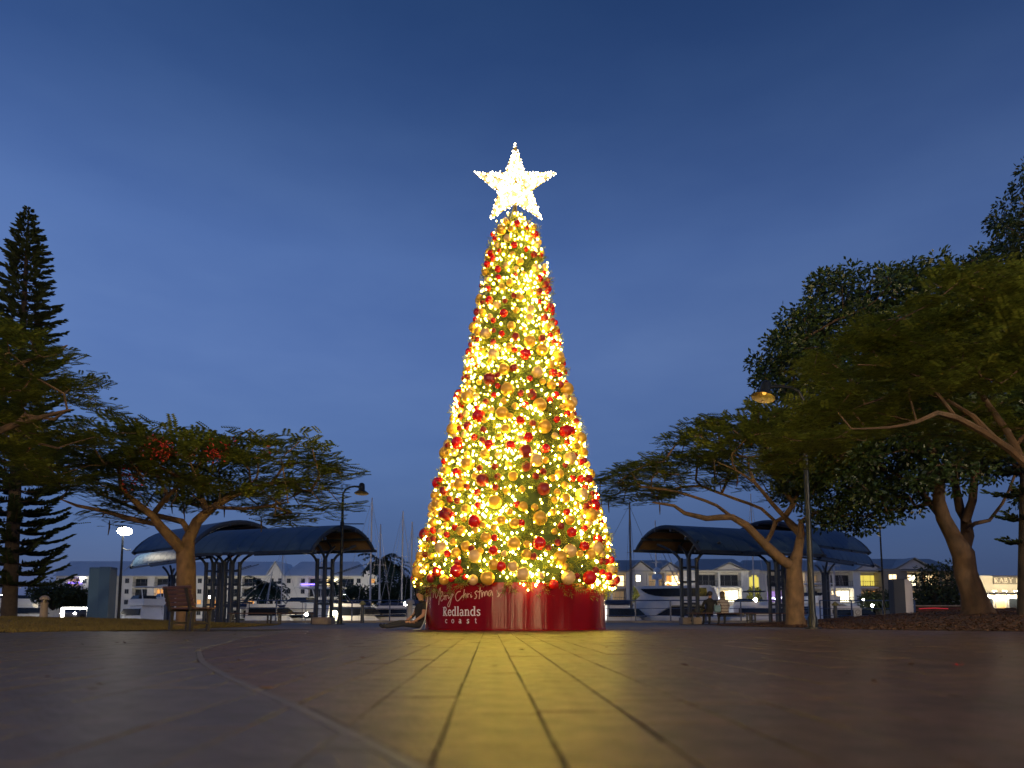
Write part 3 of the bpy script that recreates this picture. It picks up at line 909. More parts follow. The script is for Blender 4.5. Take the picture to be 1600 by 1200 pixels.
# ---- the star
M_star = mat('star_white_mesh', (.8, .74, .55), rough=.5, trans=.4)
M_starfr = mat('star_gold_frame', (.7, .5, .15), rough=.35, metal=.6)
M_sled = glow('star_led', (1, .86, .55), STAR)
sc_ = P(805, 291, TY)
star = empty('star_topper', tuple(sc_), 'big dazzling white five pointed star made of lights on top of the tree', 'star')
RO, RI = .96, .40
pts = []
tipz = [(805, 227), (867, 270), (845, 341), (767, 341), (743, 271)]
tips = [Vector(P(x, y, TY)) - Vector(sc_) for x, y in tipz]
for i in range(5):
    a = (tips[i] + tips[(i + 1) % 5]) / 2
    pts += [tips[i], a.normalized() * RI]
dep = .16
b = MB()
vs = pts + [Vector((0, -dep, 0)), Vector((0, dep, 0))]
b.add(vs, [(i, (i + 1) % 10, 10) for i in range(10)] + [((i + 1) % 10, i, 11) for i in range(10)])
b.build('star_body', M_star, star)
fr = MB()
for i in range(10):
    fr.tube([pts[i], pts[(i + 1) % 10]], .018, 6)
    fr.tube([pts[i], (0, -dep - .02, 0)], .012, 5)
fr.tube([(0, 0, -.4), (0, 0, -1.2)], .035, 8)
fr.build('frame', M_starfr, star)
sb = []
for i in range(10):
    p, q = pts[i], pts[(i + 1) % 10]
    for side in (-1, 1):
        for k in range(46):
            while True:
                a, c = random.random(), random.random()
                if a + c < 1: break
            w = p * a + q * c + Vector((0, side * dep, 0)) * (1 - a - c)
            sb.append(tuple(w + Vector((0, side * .03, 0)) + Vector(sc_)))
    for k in range(12):
        w = p.lerp(q, k / 12); sb.append(tuple(w * 1.02 + Vector((random.gauss(0, .012), random.gauss(0, .03), random.gauss(0, .012))) + Vector(sc_)))
sb.append(tuple(pts[0] * 1.04 + Vector(sc_)))
bulbs('bulbs', sb, .021, M_sled, star, sc_)

# ================================================================== PEOPLE
def skin_mesh(name, J, E, root, mats, pick, sub=2):
    """J: name -> (x, y, z, r); E: pairs; pick(face centre) -> material index"""
    names = list(J); idx = {n: i for i, n in enumerate(names)}
    me = bpy.data.meshes.new(name + '_cage')
    me.from_pydata([J[n][:3] for n in names], [(idx[a], idx[b]) for a, b in E], [])
    o = bpy.data.objects.new(name + '_cage', me); COL.objects.link(o)
    md = o.modifiers.new('skin', 'SKIN'); md.use_smooth_shade = True; md.branch_smoothing = .3
    for n in names:
        sv = me.skin_vertices[0].data[idx[n]]
        r = J[n][3]; sv.radius = r if hasattr(r, '__len__') else (r, r)
        sv.use_root = (n == root)
    ss = o.modifiers.new('sub', 'SUBSURF'); ss.levels = sub; ss.render_levels = sub
    bpy.context.view_layer.update()
    dg = bpy.context.evaluated_depsgraph_get()
    m2 = bpy.data.meshes.new_from_object(o.evaluated_get(dg))
    m2.name = name
    bpy.data.objects.remove(o); bpy.data.meshes.remove(me)
    m2.materials.clear()
    for m in mats: m2.materials.append(m)
    for p in m2.polygons:
        p.material_index = pick(p.center); p.use_smooth = True
    return m2

M_skin = mat('skin', (.42, .24, .16), (.38, .2, .13), rough=.5, scale=20)
M_black = mat('black_cloth', (.018, .018, .02), (.012, .012, .014), rough=.85, scale=30, bump=.3, bscale=90)
M_denim = mat('dark_trousers', (.025, .028, .04), (.018, .02, .03), rough=.85, scale=30)
M_hair = mat('dark_hair', (.03, .02, .014), (.02, .013, .01), rough=.5, scale=30)
M_hair2 = mat('brown_hair', (.07, .04, .022), (.05, .028, .016), rough=.5, scale=30)
M_stripe = bpy.data.materials.new('striped_knit'); M_stripe.use_nodes = True
_n, _l = M_stripe.node_tree.nodes, M_stripe.node_tree.links
_w = _n.new('ShaderNodeTexWave'); _w.bands_direction = 'Z'; _w.inputs['Scale'].default_value = 5.2; _w.inputs['Distortion'].default_value = .6
_t = _n.new('ShaderNodeTexCoord'); _l.new(_t.outputs['Object'], _w.inputs['Vector'])
_r = _n.new('ShaderNodeValToRGB'); _r.color_ramp.interpolation = 'CONSTANT'
_r.color_ramp.elements[0].color = (.05, .02, .03, 1); _r.color_ramp.elements[1].color = (.55, .52, .5, 1); _r.color_ramp.elements[1].position = .6
_l.new(_w.outputs['Fac'], _r.inputs['Fac']); _l.new(_r.outputs['Color'], _n['Principled BSDF'].inputs['Base Color'])
_n['Principled BSDF'].inputs['Roughness'].default_value = .85
M_bluecloth = mat('pale_blue_cloth', (.2, .33, .42), (.16, .28, .37), rough=.85, scale=20)

def hand(J, E, wrist, palm, dirv, side, tag_, curl=.35):
    """palm and five fingers; dirv: pointing direction, side: thumb side"""
    w, d, s = Vector(wrist), Vector(dirv).normalized(), Vector(side).normalized()
    up = d.cross(s).normalized()
    J[tag_ + 'palm'] = (*(w + d * .05), (.032, .018)); E.append((palm, tag_ + 'palm'))
    J[tag_ + 'knuck'] = (*(w + d * .085), (.034, .014)); E.append((tag_ + 'palm', tag_ + 'knuck'))
    for i, (off, ln) in enumerate(((.03, .07), (.01, .08), (-.01, .075), (-.03, .058))):
        a = w + d * .1 + s * off
        J[f'{tag_}f{i}a'] = (*a, .009); E.append((tag_ + 'knuck', f'{tag_}f{i}a'))
        c = a + d * ln * .55 - up * ln * .2
        J[f'{tag_}f{i}b'] = (*c, .008); E.append((f'{tag_}f{i}a', f'{tag_}f{i}b'))
        e = c + d * ln * .3 - up * ln * (.25 + curl)
        J[f'{tag_}f{i}c'] = (*e, .0065); E.append((f'{tag_}f{i}b', f'{tag_}f{i}c'))
    a = w + d * .045 + s * .045
    J[tag_ + 't1'] = (*a, .011); E.append((tag_ + 'palm', tag_ + 't1'))
    J[tag_ + 't2'] = (*(a + d * .04 + s * .015 - up * .01), .009); E.append((tag_ + 't1', tag_ + 't2'))

def head(J, E, base, neck_from, fwd, hs=1.0):
    b_, f = Vector(base), Vector(fwd).normalized()
    J['neck'] = (*b_, .052); E.append((neck_from, 'neck'))
    J['jaw'] = (*(b_ + Vector((0, 0, .075)) + f * .025), .068 * hs); E.append(('neck', 'jaw'))
    J['skull'] = (*(b_ + Vector((0, 0, .155)) + f * .01), .092 * hs); E.append(('jaw', 'skull'))
    J['crown'] = (*(b_ + Vector((0, 0, .215))), .066 * hs); E.append(('skull', 'crown'))
    J['nose'] = (*(b_ + Vector((0, 0, .112)) + f * .108), .012); E.append(('jaw', 'nose'))

def seated(name, label, J, E, mats, pick, loc, hair, group=None, rz=0):
    root = empty(name, loc, label, 'person', group, rz)
    link('body', skin_mesh('body', J, E, 'pelvis', mats, pick), root)
    if hair is not None: hair.build('hair', hair.mt, root, smooth=True)
    return root
def hair_cap(J, m, long=0.0, fwd=(0, 1, 0)):
    h = MB(); h.mt = m
    s = Vector(J['skull'][:3]); f = Vector(fwd).normalized()
    h.ball(tuple(s + Vector((0, 0, .03)) - f * .02), .108, 14, 10, s=(1, 1, .98))
    if long:
        for k in range(26):
            a = random.uniform(-1.5, 1.5)
            side = Vector((-f.y, f.x, 0))
            p0 = s - f * (.09 * math.cos(a)) + side * (.095 * math.sin(a)) + Vector((0, 0, .03))
            h.tube([p0, p0 + Vector((0, 0, -.12)) - f * .015, p0 + Vector((random.gauss(0, .015), random.gauss(0, .015), -.12 - long * random.uniform(.6, 1)))], [.022, .02, .006], 5)
    return h

# person leaning on the left of the drum (faces left, legs stretched out along the ground)
J = {'pelvis': (0, 0, .13, (.15, .13)), 'belly': (.03, 0, .3, (.14, .11)), 'chest': (.05, 0, .47, (.16, .12)), 'collar': (.04, 0, .58, (.09, .08)),
     'shL': (.04, -.17, .55, .066), 'shR': (.04, .17, .55, .066), 'elL': (-.02, -.235, .32, .045), 'elR': (-.03, .23, .33, .045), 'wrL': (-.2, -.2, .2, .03), 'wrR': (-.22, .17, .21, .03),
     'hipL': (-.05, -.09, .11, .095), 'hipR': (-.05, .09, .11, .095), 'knL': (-.44, -.12, .13, .062), 'knR': (-.43, .12, .16, .062), 'anL': (-.83, -.1, .065, .042), 'anR': (-.82, .12, .065, .042),
     'toL': (-.9, -.11, .13, .034), 'toR': (-.89, .13, .13, .034)}
E = [('pelvis', 'belly'), ('belly', 'chest'), ('chest', 'collar'), ('chest', 'shL'), ('chest', 'shR'), ('shL', 'elL'), ('shR', 'elR'), ('elL', 'wrL'), ('elR', 'wrR'),
     ('pelvis', 'hipL'), ('pelvis', 'hipR'), ('hipL', 'knL'), ('hipR', 'knR'), ('knL', 'anL'), ('knR', 'anR'), ('anL', 'toL'), ('anR', 'toR')]
head(J, E, (.01, 0, .66), 'collar', (-1, 0, -.15))
hand(J, E, J['wrL'][:3], 'wrL', (-.8, .1, -.45), (0, 1, 0), 'l'); hand(J, E, J['wrR'][:3], 'wrR', (-.8, -.1, -.45), (0, -1, 0), 'r')
def pick_a(c):
    if c.z > .635: return 0
    if c.x < -.12 and c.z > .155 and abs(c.y) > .1 and c.x > -.42: return 0
    if abs(c.y) > .19 and c.z < .44: return 0
    if c.z < .2 or c.x < -.2: return 2
    return 1
pl = P(656, 984, 15.6)
seated('person', 'person in a black top sitting against the left side of the red drum', J, E, [M_skin, M_black, M_denim], pick_a, (pl[0], 15.6, 0), hair_cap(J, M_hair, .0, (-1, 0, 0)), rz=.55)
# thin white power lead at the drum's left edge
M_cable = mat('white_cable', (.6, .58, .55), rough=.5)
c0 = [P(668, 932, 15.3), P(666.5, 950, 15.2), P(664, 968, 15.1), P(659, 980, 15.0), P(655.5, 984, 14.9), (P(645, 985, 14.9))]
c0[-1][2] = .012; c0[-2][2] = max(c0[-2][2], .012)
tag(MB().tube(c0, .009, 6).build('power_cable', M_cable, None, smooth=True), 'thin white cable hanging down beside the left edge of the red drum', 'cable')

# ================================================================== TREES
M_bark_p = mat('poinciana_bark', (.19, .115, .065), (.08, .05, .032), rough=.9, scale=5, bump=1.0, bscale=22, stretch=(1, 1, .6))
M_bark_d = mat('dark_bark', (.11, .065, .04), (.05, .033, .024), rough=.9, scale=5, bump=.9, bscale=14, stretch=(1, 1, .5))
M_bark_n = mat('pine_bark', (.06, .045, .035), (.035, .027, .024), rough=.95, scale=6, bump=1, bscale=20)
M_leaf_p = mat('feathery_leaf', (.19, .215, .032), (.11, .14, .022), rough=.6, scale=.5, rand='island', rfac=.55, trans=.45)
M_leaf_f = mat('glossy_leaf', (.035, .06, .016), (.025, .045, .012), rough=.4, scale=1.5, rand='island', rfac=.5, trans=.2)
M_leaf_n = mat('pine_needle', (.03, .05, .022), (.022, .04, .018), rough=.7, scale=1, rand='island', rfac=.4, trans=.1)
M_flower = mat('scarlet_flower', (.45, .03, .015), (.32, .02, .012), rough=.6, scale=9, rand='island', rfac=.3, trans=.3)
M_pod = mat('seed_pod', (.05, .03, .018), rough=.8)

def grow(limbs, targets, tip=.012, expo=.46, seg=.4, droop=0.0, jit=.05, k_lift=.5):
    """limbs: polylines [(Vector, radius), ...], the first is the trunk; each target is joined to the nearest wood.
    returns nodes, parents, radii"""
    pos, par, fix = [], [], []
    for li, lim in enumerate(limbs):
        start = None
        pts = [Vector(p) for p, r in lim]; rs = [r for p, r in lim]
        if li:
            d = [(q - pts[0]).length for q in pos]; start = int(np.argmin(d))
        fine, fr = [], []
        for i in range(len(pts) - 1):
            n = max(1, int((pts[i + 1] - pts[i]).length / seg))
            for j in range(n):
                t = j / n
                p0, p1, p2, p3 = pts[max(i - 1, 0)], pts[i], pts[i + 1], pts[min(i + 2, len(pts) - 1)]
                q = .5 * (2 * p1 + (p2 - p0) * t + (2 * p0 - 5 * p1 + 4 * p2 - p3) * t * t + (3 * p1 - p0 - 3 * p2 + p3) * t ** 3)
                fine.append(q); fr.append(rs[i] * (1 - t) + rs[i + 1] * t)
        fine.append(pts[-1]); fr.append(rs[-1])
        for i, (q, r) in enumerate(zip(fine, fr)):
            if i == 0 and start is not None and (q - pos[start]).length < .05: prev = start; continue
            par.append(-1 if (i == 0 and start is None) else (start if i == 0 else prev))
            pos.append(q); fix.append(r); prev = len(pos) - 1
    nfix = len(pos)
    base = pos[0]
    A = np.array([tuple(q) for q in pos])
    zmin = limbs[0][-1][0][2] if len(limbs) else 0
    order = sorted(range(len(targets)), key=lambda i: min((np.array(targets[i]) - A)[:, 0] ** 2 + (np.array(targets[i]) - A)[:, 1] ** 2 + (np.array(targets[i]) - A)[:, 2] ** 2))
    tipn = []
    for ti in order:
        T = np.array(targets[ti])
        D = A - T
        d2 = D[:, 0] ** 2 + D[:, 1] ** 2 + 1.4 * D[:, 2] ** 2
        d2 = d2 + np.where(A[:, 2] < zmin - .2, 1e3, 0) + np.where(D[:, 2] > .3, 2 * D[:, 2] ** 2, 0)
        i = int(np.argmin(d2)); p0 = Vector(A[i]); p1 = Vector(T)
        L = (p1 - p0).length
        n = max(1, int(L / seg))
        din = (p0 - pos[par[i]]).normalized() if par[i] >= 0 else Vector((0, 0, 1))
        c = p0 + din * L * .35 + Vector((0, 0, L * .08 * k_lift))
        prev = i; new = []
        for j in range(1, n + 1):
            t = j / n
            q = p0 * (1 - t) ** 2 + c * 2 * t * (1 - t) + p1 * t * t
            if j < n: q = q + Vector((random.gauss(0, jit), random.gauss(0, jit), random.gauss(0, jit)))
            pos.append(q); par.append(prev); fix.append(0); prev = len(pos) - 1; new.append(tuple(q))
        A = np.vstack([A, np.array(new)])
        tipn.append(prev)
    cnt = np.zeros(len(pos))
    for t in tipn:
        i = t
        while i >= 0: cnt[i] += 1; i = par[i]
    rad = [max(f, tip * max(c, 1) ** expo) if f == 0 else max(f, .6 * tip * max(c, 1) ** expo) for f, c in zip(fix, cnt)]
    for i in range(nfix, len(pos)):
        if par[i] >= 0: rad[i] = min(rad[i], rad[par[i]] * .92)
    return pos, par, rad, cnt

def wood(pos, par, rad, sides=6, org=Vector((0, 0, 0))):
    kids = {}
    for i, p in enumerate(par): kids.setdefault(p, []).append(i)
    mb = MB()
    starts = [(None, i) for i in kids.get(-1, [])]
    while starts:
        pr, i = starts.pop()
        ch, rr_ = [], []
        if pr is not None: ch.append(pos[pr] - org); rr_.append(rad[i] * 1.02)
        while True:
            ch.append(pos[i] - org); rr_.append(rad[i])
            ks = kids.get(i, [])
            if not ks: break
            ks = sorted(ks, key=lambda k: -rad[k])
            for k in ks[1:]: starts.append((i, k))
            i = ks[0]
        if len(ch) >= 2:
            n = 12 if max(rr_) > .12 else (sides if max(rr_) > .03 else 4)
            mb.tube(ch, rr_, n + (6 if max(rr_) > .2 else 0), caps=True, rough=.16 if n == 12 else 0)
    return mb

def cg(s):
    return s * max(-1.55, min(1.55, random.gauss(0, 1)))
def fronds(centres, per, size, spread, flat=.35, pinnae=8, org=(0, 0, 0), outc=None, plen=.34, wid=.11):
    """feathery compound leaves round each centre: (n, 4, 3) quads"""
    out = np.zeros((len(centres) * per * pinnae * 2, 4, 3), np.float32); k = 0
    oc = Vector(outc)
    for c in centres:
        c = Vector(c)
        ra = (c - oc); ra.z *= .3; ra = ra.normalized() if ra.length > 1e-3 else Vector((1, 0, 0))
        for _ in range(per):
            b = c + Vector((cg(spread), cg(spread), cg(spread * flat)))
            d = ra * .6 + Vector((random.gauss(0, .8), random.gauss(0, .8), random.gauss(.05, .16)))
            if math.hypot(d.x, d.y) < .55: d = ra + Vector((0, 0, d.z))
            d.normalize(); L = size * random.uniform(.7, 1.25)
            s = d.cross(Vector((0, 0, 1)))
            if s.length < .1: s = Vector((1, 0, 0))
            s.normalize(); u = s.cross(d)
            for j in range(pinnae):
                t = (j + .6) / pinnae
                q = b + d * (L * (t - .3)) - Vector((0, 0, 1)) * (L * .12 * t * t)
                pl = L * plen * (1 - .5 * abs(t - .45)) ; w = L * wid
                for sg in (-1, 1):
                    v = (s * sg + d * .45 - u * .15).normalized()
                    e = q + v * pl
                    m_ = q + v * pl * .5
                    wv = (d - v * d.dot(v)).normalized() * w * .5
                    out[k] = (q, m_ - wv, e, m_ + wv); k += 1
    out = out[:k] - np.array(org, np.float32)
    return out
def leaves(centres, per, size, spread, org=(0, 0, 0)):
    out = np.zeros((len(centres) * per, 4, 3), np.float32); k = 0
    for c in centres:
        c = Vector(c)
        for _ in range(per):
            b = c + Vector((cg(spread), cg(spread), cg(spread * .75)))
            d = (b - c).normalized() + Vector((random.gauss(0, .5), random.gauss(0, .5), random.gauss(-.1, .4))); d.normalize()
            s = d.orthogonal().normalized(); s = Quaternion(d, random.uniform(0, 6.28)) @ s
            L = size * random.uniform(.7, 1.3)
            m_ = b + d * L * .5
            out[k] = (b, m_ - s * L * .24, b + d * L, m_ + s * L * .24); k += 1
    return out - np.array(org, np.float32)

def region(n, px0, px1, top, bot, Yc, Yr, pc=None, pr=None, mind=.5, under=0.0):
    """points of a crown: between the top and bottom outlines of the photo, at depths round Yc, kept apart by mind"""
    tx, ty = zip(*top); bx, by = zip(*bot)
    pc = pc if pc is not None else (px0 + px1) / 2; pr = pr or (px1 - px0) / 2
    pts = []
    tries = 0
    while len(pts) < n and tries < n * 60:
        tries += 1
        x = random.uniform(px0, px1); Y = Yc + random.uniform(-Yr, Yr)
        e = ((x - pc) / pr) ** 2 + ((Y - Yc) / Yr) ** 2
        if e > 1: continue
        a, b_ = np.interp(x, tx, ty), np.interp(x, bx, by)
        k = max(0, 1 - ((Y - Yc) / Yr) ** 2) ** .5
        mid = a * .45 + b_ * .55
        t = random.random() ** (1 + under)
        y = (mid + (a - mid) * k) * (1 - t) + (mid + (b_ - mid) * k) * t
        p = P(x, y, Yc); p = np.array([p[0], Y, p[2]])
        if pts and min(np.sum((q - p) ** 2) for q in pts) < mind ** 2: continue
        pts.append(p)
    return pts

def L3(pts, Y, r0, r1, dY=0.0):
    """a limb from photo pixels; dY: depth drift along it"""
    n = len(pts)
    out = []
    for i, q in enumerate(pts):
        t = i / (n - 1)
        out.append((PV(q[0], q[1], Y + dY * t), r0 * (1 - t) + r1 * t))
    return out

def poinciana(label, limbs, centres, bark=None, group='poinciana trees round the square', per=16, size=.5, spread=.42, flowers=0, pods=0, outc=None, seg=.4, base=None, tip=.013, flat=.35):
    b0 = Vector(base)
    pos, par, rad, cnt = grow(limbs, centres, seg=seg, tip=tip)
    t = empty('poinciana_tree', tuple(b0), label, 'tree', group)
    wood(pos, par, rad, org=b0).build('trunk', bark or M_bark_p, t, smooth=True)
    q = fronds(centres, per, size, spread, org=tuple(b0), outc=outc or tuple(limbs[0][-1][0]), flat=flat)
    tag(link('crown', quads_mesh('crown', q, M_leaf_p), t), kind='stuff')
    if pods:
        mb = MB()
        for c in random.sample(sorted([tuple(c) for c in centres], key=lambda c: c[2])[:len(centres) // 2], pods):
            c = Vector(c) - b0 + Vector((random.gauss(0, .3), random.gauss(0, .3), -.1))
            mb.tube([c, c + Vector((.01, 0, -.2)), c + Vector((random.gauss(0, .05), 0, -.42))], [.012, .024, .01], 5)
        tag(mb.build('seed_pods', M_pod, t), kind='stuff')
    return t

# ---- left poinciana with the forked trunk behind the bench
Y = 19.0
bz = lawn_z(P(290, 965, Y)[0], Y)
bs = PV(291, 965, Y); bs.z = bz - .05
limbs = [[(bs, .30), (bs + Vector((0, 0, .25)), .255)] + L3([(291, 915), (291, 885), (289, 866)], Y, .235, .23),
         L3([(289, 866), (272, 846), (250, 822), (238, 806), (210, 783), (190, 765)], Y, .17, .05, -1.2),
         L3([(289, 866), (296, 841), (308, 815), (324, 799), (334, 792), (360, 776), (392, 763), (425, 755)], Y, .18, .045, .6),
         L3([(296, 832), (285, 815), (256, 808), (223, 799), (190, 786), (150, 770)], Y, .10, .03, 1.4),
         L3([(250, 820), (197, 809), (165, 799), (120, 790), (95, 780)], Y, .09, .03, .4),
         L3([(324, 799), (314, 776), (308, 755), (320, 735)], Y, .10, .035, 1.6),
         L3([(334, 792), (380, 795), (420, 790), (450, 785)], Y, .06, .02, -1.5),
         L3([(238, 806), (262, 775), (285, 755), (300, 740)], Y, .08, .03, -1.8)]
top = [(75, 745), (110, 712), (160, 694), (220, 694), (270, 684), (300, 688), (360, 696), (420, 702), (470, 704), (520, 712), (540, 750)]
bot = [(75, 800), (150, 812), (230, 800), (300, 790), (360, 800), (430, 810), (480, 800), (520, 780), (548, 765)]
cs = region(150, 76, 536, top, bot, Y, 3.6, mind=.42, under=.5)
pt = poinciana('flat topped poinciana with forked trunk and red flowers behind the wooden bench', limbs, cs, per=32, size=.4, spread=.34, pods=12, base=bs, tip=.016)
fq = []
for (x, y, Yq, n, s) in ((251, 704, 15.3, 46, .17), (336, 708, 15.3, 26, .12), (205, 735, 16.6, 14, .1), (300, 712, 17, 14, .1), (201, 752, 16.6, 18, .1), (225, 707, 16.8, 14, .1), (415, 702, 17.2, 8, .08), (360, 700, 17, 8, .1)):
    c = P(x, y, Yq)
    for k in range(n):
        fq.append(tuple(c + RNG.normal(0, s, 3)))
tag(link('flowers', quads_mesh('flowers', leaves(fq, 3, .07, .03, tuple(bs)), M_flower), pt), kind='stuff')

# ---- right poinciana behind the tall lamp
Y = 22.0
bx_ = P(1243, 963, Y); bs = Vector((bx_[0], Y, bed_z(bx_[0], Y) - .05))
limbs = [[(bs, .34), (bs + Vector((0, 0, .3)), .28)] + L3([(1242, 925), (1241, 898), (1240, 886)], Y, .26, .25),
         L3([(1240, 888), (1223, 876), (1195, 850), (1166, 821), (1144, 808), (1104, 810), (1070, 802), (1053, 790), (1020, 785)], Y, .17, .03, -1.2),
         L3([(1240, 886), (1247, 861), (1251, 835), (1237, 820), (1226, 808), (1240, 787), (1248, 767), (1240, 745)], Y, .17, .06, 1.0),
         L3([(1251, 838), (1252, 815), (1274, 801), (1302, 796), (1340, 780)], Y, .11, .03, .3),
         L3([(1195, 850), (1212, 815), (1190, 795), (1150, 780), (1110, 765)], Y, .08, .03, 1.6),
         L3([(1144, 808), (1120, 790), (1080, 775), (1040, 765), (1000, 760)], Y, .06, .02, -1.4),
         L3([(1226, 808), (1205, 785), (1180, 755), (1150, 735)], Y, .08, .03, -1.6)]
top = [(940, 745), (985, 735), (1020, 715), (1060, 690), (1095, 665), (1150, 668), (1180, 660), (1230, 640), (1290, 640), (1340, 680)]
bot = [(940, 772), (985, 782), (1040, 782), (1100, 765), (1160, 755), (1220, 765), (1280, 785), (1340, 795)]
cs = region(140, 935, 1345, top, bot, Y, 3.8, mind=.45, under=.3)
poinciana('wide spreading poinciana with pale forked trunk beside the tall lamp on the right', limbs, cs, per=34, size=.38, spread=.34, pods=8, base=bs, tip=.017)

# ---- near right poinciana whose limbs come in from the right edge
Y = 10.6
bp = P(1700, 960, Y); bs = Vector((bp[0], Y, bed_z(bp[0], 13) * .3 - .05))
f0 = PV(1672, 800, Y)
limbs = [[(bs, .26), (bs + Vector((-.05, 0, .9)), .2), (f0, .13)],
         [(f0, .10)] + L3([(1600, 722), (1556, 687), (1493, 652), (1464, 645), (1432, 659), (1388, 668), (1330, 670)], Y, .062, .010, -1.0),
         L3([(1596, 718), (1572, 671), (1540, 627), (1502, 564), (1480, 551), (1440, 545)], Y, .06, .012, .9),
         L3([(1556, 687), (1520, 650), (1480, 625), (1430, 610), (1380, 622), (1330, 640)], Y, .045, .01, .6),
         L3([(1502, 566), (1530, 530), (1570, 515), (1610, 510)], Y, .03, .012, .8),
         L3([(1493, 652), (1450, 600), (1400, 575), (1340, 570)], Y, .03, .01, -1.2)]
top = [(1215, 672), (1245, 655), (1268, 645), (1285, 560), (1310, 530), (1330, 505), (1400, 482), (1470, 490), (1540, 486), (1600, 490), (1700, 500), (1800, 560)]
bot = [(1165, 690), (1200, 705), (1260, 720), (1320, 700), (1390, 668), (1460, 640), (1540, 650), (1600, 690), (1700, 720), (1800, 700)]
cs = region(215, 1215, 1810, top, bot, Y, 2.6, pc=1510, pr=315, mind=.26, under=.1)
poinciana('near poinciana reaching in from the right edge, yellow green feathery canopy', limbs, cs, per=46, size=.22, spread=.19, base=bs, seg=.25, tip=.007, bark=M_bark_d)

# ---- near left poinciana reaching in from the left edge
Y = 11.5
bp = P(-230, 965, Y); bs = Vector((bp[0], Y, -.02))
f0 = PV(-200, 800, Y)
limbs = [[(bs, .25), (bs + Vector((.05, 0, .9)), .2), (f0, .17)],
         [(f0, .14)] + L3([(-120, 720), (-40, 690), (20, 665), (70, 650), (110, 640)], Y, .09, .014, -.8),
         L3([(-120, 720), (-90, 640), (-30, 590), (40, 565), (90, 545)], Y, .07, .012, .6),
         L3([(20, 665), (50, 690), (90, 700), (120, 690)], Y, .035, .01, .5),
         L3([(40, 648), (85, 655), (105, 640), (100, 615)], Y, .03, .012, -.4)]
top = [(-320, 560), (-150, 480), (-60, 480), (0, 520), (40, 502), (75, 520), (110, 560), (138, 600)]
bot = [(-320, 700), (-150, 720), (0, 760), (50, 740), (100, 690), (138, 650)]
cs = region(150, -320, 138, top, bot, Y, 2.4, pc=-90, pr=230, mind=.27, under=.1)
poinciana('near poinciana reaching in from the left edge in front of the pine', limbs, cs, per=44, size=.22, spread=.19, base=bs, seg=.25, tip=.007, bark=M_bark_d)

# ---- big dark fig on the right
Y = 20.5
bp = P(1527, 950, Y); bs = Vector((bp[0], Y, bed_z(bp[0], Y) - .05))
limbs = [[(bs, .52), (bs + Vector((0, 0, .25)), .40)] + L3([(1518, 925), (1509, 895), (1505, 866)], Y, .34, .30),
         L3([(1505, 868), (1489, 838), (1474, 810), (1467, 782), (1469, 755), (1455, 700), (1430, 640)], Y, .24, .08, -1.0),
         L3([(1505, 866), (1512, 838), (1509, 810), (1500, 796), (1492, 753), (1500, 690), (1490, 600)], Y, .19, .07, .8),
         L3([(1509, 812), (1520, 782), (1523, 748), (1540, 680), (1560, 580)], Y, .13, .06, -.6),
         L3([(1511, 828), (1523, 818), (1546, 813), (1566, 787), (1577, 765), (1590, 730)], Y, .07, .03, .4),
         L3([(1474, 812), (1440, 770), (1400, 740), (1350, 720)], Y, .10, .03, .8),
         L3([(1469, 755), (1420, 700), (1370, 640), (1310, 590)], Y, .10, .04, .5)]
top = [(1195, 520), (1225, 500), (1248, 458), (1280, 440), (1320, 430), (1360, 432), (1400, 424), (1450, 426), (1500, 420), (1545, 395), (1575, 260), (1640, 230), (1720, 330)]
bot = [(1195, 660), (1230, 720), (1270, 815), (1330, 832), (1390, 838), (1440, 822), (1480, 740), (1530, 730), (1580, 770), (1640, 800), (1720, 760)]
cs = region(780, 1205, 1720, top, bot, Y + .6, 3.8, pc=1455, pr=268, mind=.36)
pos, par, rad, cnt = grow(limbs, cs, seg=.5, tip=.014)
fig = empty('fig_tree', tuple(bs), 'big dark leafy fig tree with thick forked trunk standing on the mulch bed', 'tree')
wood(pos, par, rad, org=bs).build('trunk', M_bark_d, fig, smooth=True)
tag(link('crown', quads_mesh('crown', leaves(cs, 150, .15, .2, tuple(bs)), M_leaf_f), fig), kind='stuff')

